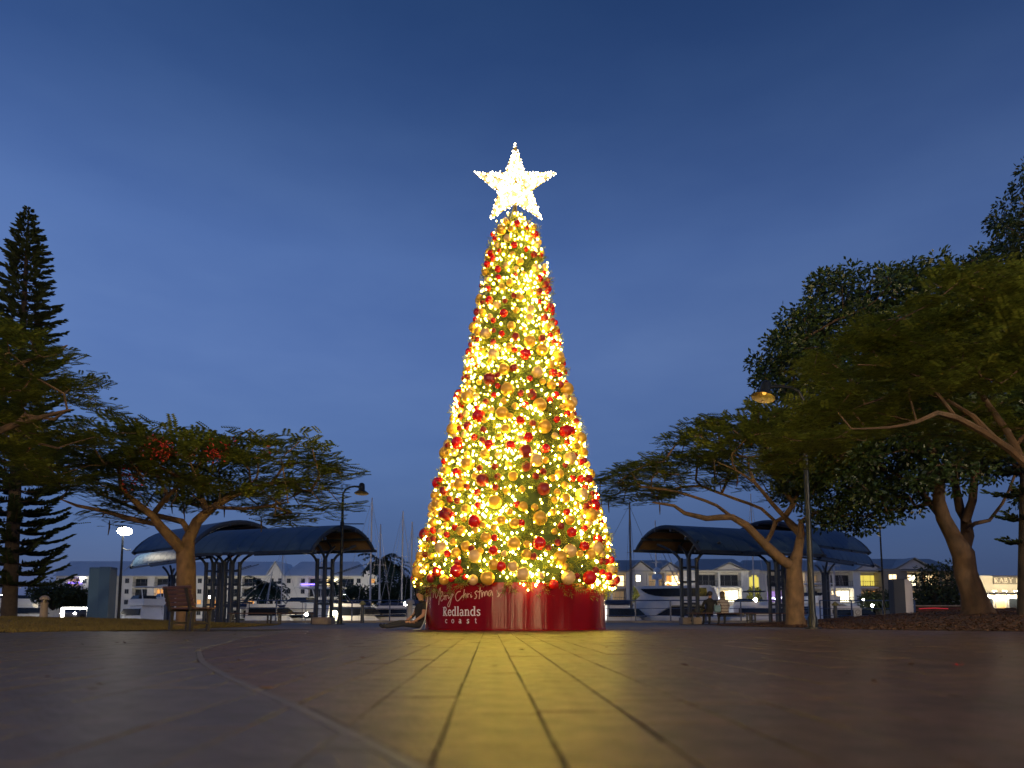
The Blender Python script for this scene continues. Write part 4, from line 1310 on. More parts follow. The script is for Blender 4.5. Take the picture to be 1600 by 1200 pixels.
# ---- Norfolk pines
def norfolk(label, base, H, lean, prof, whorl=.5, z0=.1, dense=1.0):
    """prof: [(height share, branch length)]"""
    b0 = Vector(base)
    t = empty('norfolk_pine', tuple(b0), label, 'tree', 'Norfolk pines')
    def ax(z): return Vector((lean[0] * z / H, lean[1] * z / H, z))
    mb = MB()
    mb.tube([ax(H * k / 14) for k in range(15)], [.26 * (1 - k / 14) ** .8 + .015 for k in range(15)], 10)
    q = []
    z = H * z0
    px_, pl_ = zip(*prof)
    while z < H * .995:
        L = float(np.interp(z / H, px_, pl_))
        nb = 7 if L > .7 else 5
        a0 = random.uniform(0, 6)
        for k in range(nb):
            a = a0 + 2 * PI * k / nb + random.gauss(0, .12)
            d = Vector((math.cos(a), math.sin(a), 0)); Lk = L * random.uniform(.8, 1.1)
            pts = []
            for j in range(7):
                s = j / 6
                pts.append(ax(z) + d * Lk * s + Vector((0, 0, Lk * (-.10 * math.sin(s * PI) + .16 * s * s))))
            mb.tube(pts, [.028 * (1 - .8 * j / 6) * (L / 2 + .3) for j in range(7)], 4)
            nbr = int(Lk / .06 * dense)
            side = Vector((-d.y, d.x, 0))
            for j in range(nbr):
                s = .22 + .8 * (j + random.random()) / nbr
                if s > 1.02: continue
                i0 = min(int(s * 6), 5); f = s * 6 - i0
                p = pts[i0].lerp(pts[i0 + 1], min(f, 1))
                for sg in (-1, 1):
                    dd = (d * .75 + side * sg * random.uniform(.35, 1.0) + Vector((0, 0, random.uniform(.05, .5)))).normalized()
                    l = (.34 + .12 * random.random()) * min(1, .5 + L / 2.5) * (1.05 - .45 * s)
                    w = .04
                    e = p + dd * l
                    u = dd.orthogonal().normalized(); v = dd.cross(u)
                    m_ = p + dd * l * .5
                    q.append((p, m_ + u * w, e, m_ - u * w)); q.append((p, m_ + v * w, e, m_ - v * w))
        z += whorl * random.uniform(.85, 1.15) * (1 if z < .85 * H else .6)
    mb.build('trunk', M_bark_n, t, smooth=True)
    tag(link('needles', quads_mesh('needles', np.array(q, np.float32), M_leaf_n), t), kind='stuff')
    return t
Y = 27.0
b_ = P(14, 962, Y); tp = P(45, 325, Y)
norfolk('tall tapering Norfolk pine silhouetted at the left edge of the square', (b_[0], Y, .2), tp[2] - .2, (tp[0] - b_[0], 0), [(0, 1.8), (.15, 2.0), (.3, 1.95), (.45, 1.7), (.7, 1.3), (.85, .85), (.95, .48), (1, .1)], whorl=.40, z0=.085, dense=1.3)
Y = 18.5
b_ = P(1608, 955, Y); tp = P(1620, 330, Y)
norfolk('Norfolk pine trunk half cut off by the right edge, beyond the fig', (b_[0], Y, bed_z(b_[0], Y) - .05), tp[2], (tp[0] - b_[0], .3), [(0, .6), (.2, .75), (.5, 1.2), (.8, .9), (1, .1)], whorl=.6, z0=.17, dense=.7)

# ---- small far plants: palms and shrubs
M_frond = mat('palm_frond', (.03, .05, .02), (.02, .035, .015), rough=.6, rand='island', rfac=.3)
def palm(label, px, pbase, ptop, Y, r, lean=0):
    b0 = Vector(P(px, pbase, Y)); tpv = Vector(P(px + lean, ptop, Y)) - b0
    t = empty('palm_tree', tuple(b0), label, 'palm', 'palms by the far buildings')
    MB().tube([(0, 0, 0), tuple(tpv * .5 + Vector((lean * -.02, 0, 0))), tuple(tpv)], [.2, .15, .12], 7).build('trunk', M_bark_n, t, smooth=True)
    q = []
    for k in range(22):
        a = k * 2.4; el = random.uniform(-.2, 1.1)
        prev = tpv.copy(); d = Vector((math.cos(a) * math.cos(el), math.sin(a) * math.cos(el), math.sin(el)))
        for j in range(7):
            d = (d + Vector((0, 0, -.19))).normalized(); nx = prev + d * r / 6
            s = d.cross(Vector((0, 0, 1))).normalized()
            for sg in (-1, 1):
                e = (prev + nx) / 2 + s * sg * r * .22 + d * r * .1 - Vector((0, 0, r * .07))
                q.append((prev, nx, e, e - d * r * .06))
            prev = nx
    tag(link('fronds', quads_mesh('fronds', np.array(q, np.float32), M_frond), t), kind='stuff')
palm('tall leaning palm in front of the white far gable left of the Christmas tree', 601, 942, 876, 120, 3.6, -6)
palm('shorter palm just right of the tall leaning palm near the Christmas tree', 609, 942, 886, 118, 3.0, 3)
palm('palm standing before the left white apartment block seen under the shelter roof', 408, 945, 917, 150, 4.4, 2)
palm('second bushy palm before the left apartments, right of the first', 424, 945, 922, 152, 3.8, -1)
palm('small palm before the far apartments left of the lamp post', 520, 945, 915, 150, 3.0, 2)
M_shrub = mat('far_shrub_leaf', (.035, .05, .018), (.025, .04, .015), rough=.8, rand='island', rfac=.5, scale=.6)
M_shrub_y = mat('lit_yellow_leaf', (.16, .17, .03), (.12, .14, .025), rough=.8, rand='island', rfac=.5, scale=.6)  # shrub leaf with the yellow light on it put into the colour
def shrub(name, label, px, py0, py1, w, Y, n=46, m=None, leaf=.42, cat='shrub', base_z=None):
    b0 = Vector(P(px, py0, Y)); 
    if base_z is not None: b0.z = base_z
    H = P(px, py1, Y)[2] - b0.z; W = w / F_PX * Y
    t = empty(name, tuple(b0), label, cat, 'shrubs and trees along the harbour')
    mb = MB(); cs_ = []
    for k in range(n):
        a = random.uniform(0, 6.28); r = math.sqrt(random.random())
        c = Vector((math.cos(a) * r * W / 2, math.sin(a) * r * W / 2 * .7, H * (.2 + .75 * random.random() * (1 - .5 * r * r))))
        cs_.append(tuple(c))
    for c in cs_[::4]: mb.tube([(0, 0, -.1), (c[0] * .4, c[1] * .4, c[2] * .55), c], [.07, .05, .02], 5)
    mb.build('stems', M_bark_n, t)
    tag(link('foliage', quads_mesh('foliage', leaves(cs_, 40, leaf, W / 11, (0, 0, 0)), m or M_shrub), t), kind='stuff')
for a in (('dark_tree', 'dark rounded tree left of the blue grey pillar', 82, 952, 902, 66, 100), ('dark_tree', 'dark tree in front of the leftmost apartment block', 118, 952, 921, 60, 102),
          ('hedge_tree', 'dense dark tree below the white gables left of the Christmas tree', 604, 948, 903, 50, 110), ('hedge_tree', 'dark bushy tree between the leaning mast and the Christmas tree', 640, 948, 900, 48, 112),
          ('dark_tree', 'bushy tree left of the palms beside the lamp post', 556, 950, 911, 46, 140),
          ('fig_shrub', 'dark leafy tree behind the fig trunk left of the restaurant', 1476, 962, 872, 84, 58), ('fig_shrub', 'dark green shrub under the awning beside the low brick wall', 1462, 962, 915, 60, 62),
          ('garden_shrub', 'low shrub below the apartments right of the rear shelter', 1372, 955, 922, 50, 118)):
    shrub(*a, leaf=.5 if a[6] > 90 else .3, n=60)
shrub('lit_shrub', 'yellow lit tree at the foot of the left stair tower', 997, 946, 912, 14, 124, m=M_shrub_y, leaf=.35, n=30)
shrub('lit_shrub', 'yellow lit tree at the foot of the right stair tower', 1180, 946, 909, 18, 124, m=M_shrub_y, leaf=.35, n=34)

# ================================================================== SHELTERS
M_roof = mat('blue_roof_metal', (.055, .105, .19), (.045, .09, .165), rough=.55, spec=.3, scale=2, metal=.0, bump=.08, bscale=6)
M_soffit = mat('timber_soffit', (.27, .17, .1), (.2, .125, .075), rough=.8, scale=3, stretch=(1, 6, 1))
M_steel = mat('navy_steel', (.03, .04, .07), (.025, .034, .06), rough=.4, scale=5)
M_stone = mat('plinth_stone', (.3, .24, .2), (.2, .16, .14), rough=.8, scale=6, bump=.7, bscale=18)

def shelter(label, A0, A1, B0, rise, clusters, lift_end=.0, fascia=.12):
    """barrel roof: near eave A0 -> A1, far eave starts at B0; clusters: list of (x, y, plinth?)"""
    A0, A1, B0 = Vector(A0), Vector(A1), Vector(B0)
    ax = A1 - A0; wv = B0 - A0
    org = Vector((A0.x, A0.y, 0))
    t = empty('shelter', tuple(org), label, 'shelter', 'curved roof shelters')
    def S(s, u, dz=0.0):
        """s across the arch 0..1, u along the axis 0..1"""
        th = math.radians(62) * (2 * s - 1)
        c0 = math.cos(math.radians(62))
        x = (math.sin(th) / math.sin(math.radians(62)) + 1) / 2
        z = (math.cos(th) - c0) / (1 - c0)
        return A0 - org + wv * x + ax * u + Vector((0, 0, rise * z + dz))
    n, k = 16, 10
    # roof sheets: strips of pan metal with standing seams
    for j in range(k):
        u0, u1 = j / k + .0015, (j + 1) / k - .0015
        b = MB(); vs = []
        for s in range(n + 1):
            for u in (u0, u1): vs.append(S(s / n, u, 0))
        for s in range(n + 1):
            for u in (u0, u1): vs.append(S(s / n, u, .035))
        o = 2 * (n + 1); fs = []
        for s in range(n):
            a = 2 * s
            fs += [(a, a + 1, a + 3, a + 2), (o + a, o + a + 2, o + a + 3, o + a + 1), (a, a + 2, o + a + 2, o + a), (a + 1, o + a + 1, o + a + 3, a + 3)]
        fs += [(0, o, o + 1, 1), (2 * n, 2 * n + 1, o + 2 * n + 1, o + 2 * n)]
        b.add(vs, fs).build('roof_sheet', M_roof, t, smooth=True)
    b = MB(); vs, fs = [], []
    for s in range(n + 1):
        for u in (.012, .988): vs.append(S(.012 + .976 * s / n, u, -.03))
    for s in range(n + 1):
        for u in (.012, .988): vs.append(S(.012 + .976 * s / n, u, -.006))
    o = 2 * (n + 1)
    for s in range(n):
        a = 2 * s
        fs += [(a, a + 1, a + 3, a + 2), (o + a, o + a + 2, o + a + 3, o + a + 1), (a, a + 2, o + a + 2, o + a), (a + 1, o + a + 1, o + a + 3, a + 3)]
    b.add(vs, fs).build('soffit', M_soffit, t, smooth=True)
    for u in (.004, .33, .66, .996):
        pts = [S(i / 14, u, -.085) for i in range(15)]
        MB().tube(pts, .045 if u in (.33, .66) else fascia / 2 + .02, 8).build('roof_arch', M_steel, t, smooth=True)
    for s in (.03, .2, .4, .6, .8, .97):
        p, q = S(s, -.025, -.17), S(s, 1.025, -.17)
        MB().bar(p, q, .07, .11).build('purlin', M_steel, t)
    for (cx, cy, pl, ht) in clusters:
        c = Vector((cx, cy, 0)) - org
        zb = 0.0
        if pl:
            MB().cbox(c + Vector((0, 0, .14)), (.78, .7, .3), .03).build('plinth', M_stone, t)
            zb = .28
        dirs = (ax.normalized(), wv.normalized())
        for (i, j) in ((-1, -1), (1, -1), (1, 1), (-1, 1)):
            b0 = c + Vector((dirs[0].x * i * .2, dirs[0].y * i * .2, zb)) + Vector((dirs[1].x * j * .2, dirs[1].y * j * .2, 0))
            MB().cbox(b0 + Vector((0, 0, (ht - zb) / 2)), (.125, .125, ht - zb), .015, rz=math.atan2(ax.y, ax.x)).build('post', M_steel, t)
            e0 = b0 + Vector((0, 0, ht - zb - .05)); outv = (Vector((dirs[1].x, dirs[1].y, 0)) * j * .9 + Vector((dirs[0].x, dirs[0].y, 0)) * i * .35)
            pts = [e0 - Vector((0, 0, .35))]
            for q in range(1, 8):
                f = q / 7
                pts.append(e0 + outv * (f ** 2.0) + Vector((0, 0, (f ** .75) * (.95 if j < 0 else 1.0) * rise * .66 - .3 * (1 - f))))
            MB().tube(pts, .06, 6).build('curved_bracket', M_steel, t, smooth=True)
        for z in (.85, 1.75, 2.35):
            if z < ht:
                for j in (-1, 1):
                    p = c + Vector((dirs[0].x * -.2, dirs[0].y * -.2, z)) + Vector((dirs[1].x * j * .2, dirs[1].y * j * .2, 0))
                    MB().bar(p, p + Vector((dirs[0].x * .4, dirs[0].y * .4, 0)), .06, .09).build('rung', M_steel, t)
    return t
def gx(px, Y): return (px - 800) / F_PX * Y * (1 + .0)
shelter('front curved blue metal roof shelter on the left, its open end facing the Christmas tree', P(487, 859, 28), P(296, 865, 30.4), P(585, 859, 30.9), 1.02,
        [(gx(507, 29.6), 29.6, True, 2.75), (gx(362, 31.2), 31.2, False, 2.75), (gx(333, 31.6), 31.6, False, 2.75)])
shelter('rear curved roof shelter on the left, its arch showing above the front roof', P(302, 851, 33), P(208, 863, 36.6), P(438, 848, 36.2), 1.15,
        [(gx(350, 36.0), 36.0, False, 3.1)], fascia=.2)
shelter('third shelter roof at far left, lowest and farthest, slatted underside showing', P(296, 871, 39), P(205, 885, 45.5), P(325, 869, 43), .75,
        [(gx(268, 41.5), 41.5, False, 2.8)], fascia=.2)
shelter('front curved blue metal roof shelter on the right, above the couple on the bench', P(1093, 859, 28), P(1288, 866, 30.4), P(993, 859, 30.9), 1.02,
        [(gx(1077, 29.2), 29.2, True, 2.75), (gx(1214, 31.2), 31.2, False, 2.75)])
shelter('rear curved roof shelter on the right, its arch showing above the front roof', P(1274, 851, 33), P(1359, 863, 36.6), P(1138, 848, 36.2), 1.15,
        [(gx(1226, 36.0), 36.0, False, 3.1)], fascia=.2)
shelter('third shelter roof on the right, lowest and farthest, beyond the tall lamp', P(1280, 869, 39), P(1364, 883, 45.5), P(1250, 868, 43), .75,
        [(gx(1290, 39.3), 39.3, False, 2.8)], fascia=.2)

# ================================================================== STREET FURNITURE
M_pole = mat('dark_lamp_steel', (.012, .015, .024), (.009, .012, .018), rough=.33, spec=.25, scale=6)
M_shade_in = mat('lamp_reflector', (.55, .45, .3), (.5, .4, .26), rough=.4)
M_lens = glow('lamp_dim_amber', (1, .5, .08), 1.3)  # dim bulb glow added to brighten the inside of the shade
M_lens_off = mat('lamp_lens_off', (.3, .29, .27), rough=.2)
M_lamp_on = glow('lamp_lit', (1, .9, .68), 85)
M_lamp_warm = glow('lamp_lit_warm', (1, .70, .34), 6200)
M_lamp_side = glow('lamp_lit_side', (1, .85, .6), 900)
def lamp(label, x, y, H, sgn, reach, tilt=.25, banner=None, z0=0.0, off=False):
    t = empty('street_lamp', (x, y, z0), label, 'street lamp', 'tall bell shaded lamps')
    b = MB(); b.lathe([(.115, 0), (.115, .25), (.085, .32), (.07, H * .3), (.05, H * .97), (.048, H)], 14)
    b.build('pole', M_pole, t, smooth=True)
    MB().lathe([(.2, 0), (.2, .03), (.13, .035)], 14).build('base_plate', M_pole, t)
    pts = [(0, 0, H - .05), (0, 0, H + .1), (sgn * .1, 0, H + .3), (sgn * .3, 0, H + .4), (sgn * .6 * reach, 0, H + .43), (sgn * (reach - .1), 0, H + .42)]
    MB().tube(pts, .04, 8).build('arm', M_pole, t, smooth=True)
    c = Vector((sgn * reach, 0, H + .42)); a = Vector((sgn * tilt, .12, 1)).normalized()
    sh = MB()
    sh.lathe([(.295, -.3), (.3, -.29), (.2, -.21), (.135, -.16), (.13, -.02), (.115, .1), (.07, .15), (.005, .17)], 24, c=tuple(c), axis=a, closed=False)
    s = sh.build('lamp_shade', M_pole, t, smooth=True)
    r = MB().lathe([(.285, -.303), (.18, -.215), (.02, -.1)], 24, c=tuple(c), axis=a, closed=False)
    r.build('reflector', M_shade_in, s, smooth=True)
    MB().ball(tuple(c - a * .17), .05, 10, 8).build('bulb', M_lens_off if off else M_lens, s, smooth=True)
    if banner:
        z, L = banner
        MB().tube([(0, 0, z), (L, 0, z)], .022, 6).build('banner_arm', M_pole, t)
        MB().lathe([(.085, -.08), (.085, .08)], 10, c=(0, 0, z)).build('collar', M_pole, t)
    return t
bp = P(1270, 979, 17)
lamp('tall dark bell shaded street lamp with dim amber inside before the right trees', bp[0], 17, 5.55, -1, .92, tilt=-.28, z0=.0)
bp = P(531, 975, 29)
lamp('unlit street lamp with short banner arm beside the left front shelter', bp[0], 29, 5.3, 1, .78, tilt=0, banner=(4.15, .9), off=True)
bp = P(185, 966, 45)
t = empty('street_lamp', (bp[0], 45, 0), 'lit street lamp glowing white beyond the left lawn', 'street lamp', 'tall bell shaded lamps')
MB().lathe([(.13, 0), (.09, .4), (.06, 5.6)], 12).build('pole', M_pole, t, smooth=True)
s = MB().lathe([(.42, 5.86), (.42, 5.9), (.2, 6.05), (.08, 6.2)], 20).build('lamp_shade', M_pole, t, smooth=True)
MB().ball((.12, -.05, 5.82), .34, 14, 10, s=(1.25, 1.25, .75)).build('bulb', M_lamp_on, s, smooth=True)
MB().tube([(0, 0, 4.75), (.3, 0, 4.6), (.55, 0, 4.62)], .03, 6).build('bracket', M_pole, t)

# more lamps of the square, globes like the lit one beyond the lawn, stand behind the camera: their warm light falls
# on the lawn, trunks and leaves, and their reflections run down the red drum
def globe_lamp(label, x, y, m, H=5.4, r=.27):
    t = empty('street_lamp', (x, y, 0), label, 'street lamp', 'tall bell shaded lamps')
    MB().lathe([(.13, 0), (.09, .4), (.06, H)], 12).build('pole', M_pole, t, smooth=True)
    s = MB().lathe([(.3, H + .38), (.3, H + .42), (.16, H + .5), (.02, H + .56)], 20).build('lamp_shade', M_pole, t, smooth=True)
    MB().ball((0, 0, H + .2), r, 16, 12).build('bulb', m, s, smooth=True)
globe_lamp('lit globe street lamp far behind the camera on the left', -15, -25, M_lamp_warm)
globe_lamp('lit globe street lamp far behind the camera in the middle', 3, -27, M_lamp_warm)
globe_lamp('lit globe street lamp far behind the camera on the right', 20, -24, M_lamp_warm)
globe_lamp('lit globe street lamp outside the frame beyond the right edge', 15.5, 5.5, M_lamp_side)

# ---- benches
M_slat = mat('red_brown_slat', (.085, .04, .042), (.06, .03, .033), rough=.6, scale=4, bump=.3, bscale=20, stretch=(1, 8, 8))
M_iron = mat('dark_iron', (.025, .022, .025), rough=.5)
def park_bench(label, x, y, z, rz, L=1.5, back=True):
    t = empty('park_bench', (x, y, z), label, 'bench', 'park benches', rz)
    # local: length along X, faces +Y
    for s in (-1, 1):
        f = MB(); X = s * (L / 2 - .14)
        f.bar((X, .16, 0), (X, .17, .43), .06, .06); f.bar((X, -.2, 0), (X, -.17, .42), .06, .06)
        f.bar((X, -.24, .41), (X, .22, .43), .06, .05)
        if back: f.bar((X, -.22, .40), (X, -.34, .86), .06, .05)
        f.bar((X, -.2, .16), (X, .17, .16), .045, .045)
        f.build('leg_frame', M_iron, t)
    for k in range(4):
        MB().cbox((0, -.16 + k * .115, .455), (L, .095, .04), .01).build('seat_slat', M_slat, t)
    if back:
        for k in range(5):
            MB().cbox((0, -.222 - k * .022, .535 + k * .082), (L, .035, .074), .01, rx=.26).build('back_slat', M_slat, t)
    return t
bx = P(293, 974, 14.4)
park_bench('red brown slatted park bench with its back turned, on the dry lawn at left', bx[0] + .05, 14.4, lawn_z(bx[0], 14.4) - .01, -.62, 1.05)
for (px, Y, lab, L, rz) in ((400, 29.5, 'low dark backless bench under the left front shelter, left one', 2.2, .1), (455, 30.5, 'low dark backless bench near the right post of the left shelter', 2.2, -.05)):
    b_ = P(px, 970, Y); park_bench(lab, b_[0], Y, 0, rz, L, False)
SBY = 28.8
b_ = P(1125, 968, SBY)
park_bench('bench under the right shelter where two people sit', b_[0], SBY, 0, 0, 2.6, False)
b_ = P(1215, 968, 30.5)
park_bench('empty backless bench beside the pale tree trunk under the right shelter', b_[0], 30.5, 0, .05, 2.4, False)

# ---- the two people on the bench, seen from behind
def sitter(label, px, wide, mats, pick, lean, hair, hl, turn):
    s = wide
    J = {'pelvis': (0, 0, .56, (.17 * s, .13)), 'belly': (lean * .3, .0, .72, (.16 * s, .125)), 'chest': (lean * .7, .03, .9, (.18 * s, .13)), 'collar': (lean, .05, 1.03, (.1, .085)),
         'shL': (lean * .9 - .18 * s, .04, .98, .07), 'shR': (lean * .9 + .18 * s, .04, .98, .07), 'elL': (lean * .6 - .25 * s, .08, .74, .05), 'elR': (lean * .6 + .25 * s, .08, .74, .05),
         'wrL': (-.12, .33, .66, .033), 'wrR': (.12, .33, .66, .033), 'hipL': (-.1, .05, .53, .1), 'hipR': (.1, .05, .53, .1), 'knL': (-.12, .45, .52, .07), 'knR': (.12, .45, .52, .07),
         'anL': (-.12, .46, .1, .045), 'anR': (.12, .46, .1, .045), 'toL': (-.13, .6, .045, .04), 'toR': (.13, .6, .045, .04)}
    E = [('pelvis', 'belly'), ('belly', 'chest'), ('chest', 'collar'), ('chest', 'shL'), ('chest', 'shR'), ('shL', 'elL'), ('shR', 'elR'), ('elL', 'wrL'), ('elR', 'wrR'),
         ('pelvis', 'hipL'), ('pelvis', 'hipR'), ('hipL', 'knL'), ('hipR', 'knR'), ('knL', 'anL'), ('knR', 'anR'), ('anL', 'toL'), ('anR', 'toR')]
    fw = (math.sin(turn), math.cos(turn), -.1)
    head(J, E, (lean * 1.1, .06, 1.09), 'collar', fw)
    hand(J, E, J['wrL'][:3], 'wrL', (.3, .6, -.3), (1, 0, 0), 'l'); hand(J, E, J['wrR'][:3], 'wrR', (-.3, .6, -.3), (-1, 0, 0), 'r')
    b_ = P(px, 968, SBY)
    return seated('person', label, J, E, mats, pick, (b_[0], SBY, -.02), hair_cap(J, hair, hl, fw), 'couple on the bench')
def pick_b(c):
    if c.z > 1.1: return 0
    if c.y > .3 and c.z > .59: return 0
    return 2 if (c.z < .56 and c.y > .02) or c.z < .48 else 1
sitter('person in a black jacket sitting on the bench, seen from behind', 1109, 1.18, [M_skin, M_black, M_denim], pick_b, .05, M_hair, 0, .5)
sitter('person in a striped knit top with tied brown hair sitting on the bench', 1133, .95, [M_skin, M_stripe, M_denim], pick_b, -.07, M_hair2, .12, -.6)
bb = MB()
b_ = P(1121, 958, SBY)
bb.cbox((0, 0, .16), (.26, .2, .3), .05); bb.tube([(-.08, 0, .3), (-.05, 0, .42), (.05, 0, .42), (.08, 0, .3)], .012, 6)
tag(bb.build('tote_bag', M_bluecloth, None, (b_[0], SBY + .02, .475)), 'pale blue bag standing on the bench between the two people', 'bag')

# ---- pillars, bollards, signs
M_pil = mat('blue_grey_panel', (.045, .11, .22), (.038, .095, .19), rough=.5, scale=1.5)
M_navy = mat('navy_panel', (.012, .022, .06), (.01, .018, .05), rough=.5, scale=2)
M_lav = mat('pale_panel', (.42, .42, .55), (.36, .36, .48), rough=.5, scale=3)
b_ = P(157, 963, 27); zl = lawn_z(b_[0], 27)
t = empty('information_pillar', (b_[0], 27, zl - .03), 'tall blue grey information pillar at the back of the left lawn', 'pillar')
Hh = P(157, 886, 27)[2] - zl
MB().cbox((-.17, 0, Hh / 2), (.4, .55, Hh), .015).build('side_panel', M_pil, t)
MB().cbox((.22, -.03, Hh / 2 + .01), (.42, .5, Hh + .02), .015).build('front_panel', mat('pillar_front', (.035, .09, .2), (.03, .08, .175), rough=.45, scale=2), t)
b_ = P(1410, 960, 27.5); zl = bed_z(b_[0], 27.5)
t = empty('information_pillar', (b_[0], 27.5, zl - .05), 'navy and pale lavender sign pillar beyond the mulch bed on the right', 'pillar')
Hh = P(1410, 905, 27.5)[2] - zl + .05
MB().cbox((-.17, 0, Hh / 2), (.44, .4, Hh), .015).build('navy_box', M_navy, t)
b = MB(); w2 = .16
prof = [(-w2, 0), (w2, 0), (w2, Hh - .22), (w2 - .06, Hh - .09), (w2 - .14, Hh - .02), (-w2, Hh - .01)]
b.prism([(.215 + x, -.12, z) for x, z in prof], (0, .24, 0)); b.build('pale_face', M_lav, t)
M_dome = mat('bollard_cream', (.32, .26, .2), (.25, .2, .16), rough=.6, scale=5)
b_ = P(68, 965, 25); zl = lawn_z(b_[0], 25)
t = empty('light_bollard', (b_[0], 25, zl - .02), 'stumpy cream bollard with domed cap standing on the left lawn', 'bollard')
MB().lathe([(.15, 0), (.13, .1), (.12, .5), (.15, .56)], 16).build('post', M_dome, t, smooth=True)
MB().lathe([(.1, .56), (.1, .66)], 12).build('lens', mat('bollard_lens', (.05, .03, .03), rough=.3), t)
MB().lathe([(.17, .66), (.17, .7), (.12, .78), (.02, .82)], 16).build('cap', M_dome, t, smooth=True)
# power pedestal between the boats, beside the drum
M_ped = mat('pedestal_grey', (.36, .36, .38), (.3, .3, .33), rough=.6, scale=5)
b_ = P(640, 966, 37)
t = empty('service_pedestal', (b_[0], 37, 0), 'pale grey service pedestal with domed top left of the red drum', 'pedestal')
MB().lathe([(.17, 0), (.16, .05), (.15, .95), (.16, 1.0)], 16).build('column', M_ped, t, smooth=True)
MB().lathe([(.25, 1.0), (.26, 1.06), (.2, 1.2), (.05, 1.27)], 16).build('hood', M_ped, t, smooth=True)
for (px, Y, h, lab) in ((566, 36.5, .95, 'dark mooring post with dim yellow cap near the left railing'), (1306, 36.5, .9, 'dark post by the railing near the white no entry board')):
    b_ = P(px, 968, Y)
    t = empty('mooring_post', (b_[0], Y, 0), lab, 'post')
    MB().lathe([(.1, 0), (.09, h)], 12).build('post', M_steel, t, smooth=True)
    MB().lathe([(.16, h), (.18, h + .06), (.1, h + .14), (.04, h + .2)], 12).build('cap', mat('cap_yellow', (.3, .28, .12), rough=.6), t, smooth=True)
# round no-entry style board on the railing
b_ = P(1343, 957, 37)
t = empty('notice_board', (b_[0], 37.2, 0), 'small white board with a barred ring symbol on the right railing', 'sign')
M_whiteb = mat('white_board', (.55, .55, .56), (.48, .48, .5), rough=.5)
MB().cbox((0, 0, .55), (.42, .03, .5), .01).build('board', M_whiteb, t)
r = MB(); r.tube([(.13 * math.cos(k * PI / 12), -.02, .56 + .13 * math.sin(k * PI / 12)) for k in range(25)], .016, 5, caps=False)
r.bar((-.09, -.02, .47), (.09, -.02, .65), .025, .012); r.build('ring_symbol', mat('sign_grey', (.2, .18, .2), rough=.6), t)
for s in (-1, 1): MB().bar((s * .15, 0, 0), (s * .15, 0, .35), .04).build('leg', M_steel, t)

# ---- railings along the water
M_rail = mat('blue_railing', (.03, .07, .2), (.025, .06, .17), rough=.4, scale=6)
def railing(label, px0, px1, Y, step=2.0, H=1.12):
    x0, x1 = P(px0, 966, Y)[0], P(px1, 966, Y)[0]
    t = empty('railing', (x0, Y, .1), label, 'railing', 'blue railings along the harbour edge')
    L = x1 - x0; n = max(1, round(abs(L) / step))
    for z in (H, .68, .3): 
        MB().tube([(0, 0, z), (L, 0, z)], .032 if z == H else .016, 6).build('rail', M_rail, t, smooth=True)
    for k in range(n + 1):
        MB().cbox((L * k / n, 0, H / 2), (.065, .065, H), .008).build('post', M_rail, t)
railing('blue railing between the left shelter and the Christmas tree', 372, 668, 38.6, 1.9)
railing('blue railing right of the Christmas tree before the white cruiser', 938, 1268, 38.6, 1.9)
railing('dark blue railing along the water beyond the right mulch bed', 1282, 1430, 38.7, 1.6)

# ================================================================== BOATS
M_gel = mat('white_gelcoat', (.78, .79, .82), (.7, .71, .75), rough=.3, scale=2)
M_grey = mat('grey_hull', (.3, .32, .36), rough=.4)
M_dk = mat('boat_dark_glass', (.012, .016, .025), rough=.1)
M_nvy = mat('navy_canvas', (.02, .04, .1), (.016, .03, .08), rough=.8, scale=6)
M_alu = mat('mast_alloy', (.5, .5, .52), (.42, .42, .45), rough=.35, metal=.3, scale=3)
M_alud = mat('mast_dark', (.06, .06, .08), rough=.4)
WL = -1.0
def hull(L, W, fb, bow=.35, m=M_gel, name='hull', parent=None):
    """boat hull along +X (bow), z from waterline"""
    b = MB(); vs, fs = [], []
    n = 12
    for i in range(n + 1):
        s = i / n; x = -L / 2 + L * s
        w = W / 2 * (1 if s < .5 else max(.02, 1 - ((s - .5) / .5) ** 2.2))
        rise = fb * (1 + .28 * max(0, s - .35) ** 1.5 * 2)
        over = bow * max(0, s - .6) / .4
        vs += [(x - over * .6, 0, -.35), (x - over * .5, w * .82, -.05), (x, w, rise), (x, w * .96, rise + .05), (x, -w * .96, rise + .05), (x, -w, rise), (x - over * .5, -w * .82, -.05)]
    for i in range(n):
        for k in range(7):
            fs.append((i * 7 + k, i * 7 + (k + 1) % 7, i * 7 + 7 + (k + 1) % 7, i * 7 + 7 + k))
    fs += [tuple(range(6, -1, -1)), tuple(n * 7 + k for k in range(7))]
    return b.add(vs, fs).build(name, m, parent, smooth=True)
def wedge(b, x0, x1, w, z0, z1, rf=.3, rb=.1, tw=.85, mi=0):
    """cabin block, raked front and back"""
    h = z1 - z0
    vs = [(x0, -w / 2, z0), (x1, -w / 2, z0), (x1, w / 2, z0), (x0, w / 2, z0),
          (x0 + rb * h, -w / 2 * tw, z1), (x1 - rf * h, -w / 2 * tw, z1), (x1 - rf * h, w / 2 * tw, z1), (x0 + rb * h, w / 2 * tw, z1)]
    b.add(vs, [(3, 2, 1, 0), (4, 5, 6, 7), (0, 1, 5, 4), (1, 2, 6, 5), (2, 3, 7, 6), (3, 0, 4, 7)], mi)
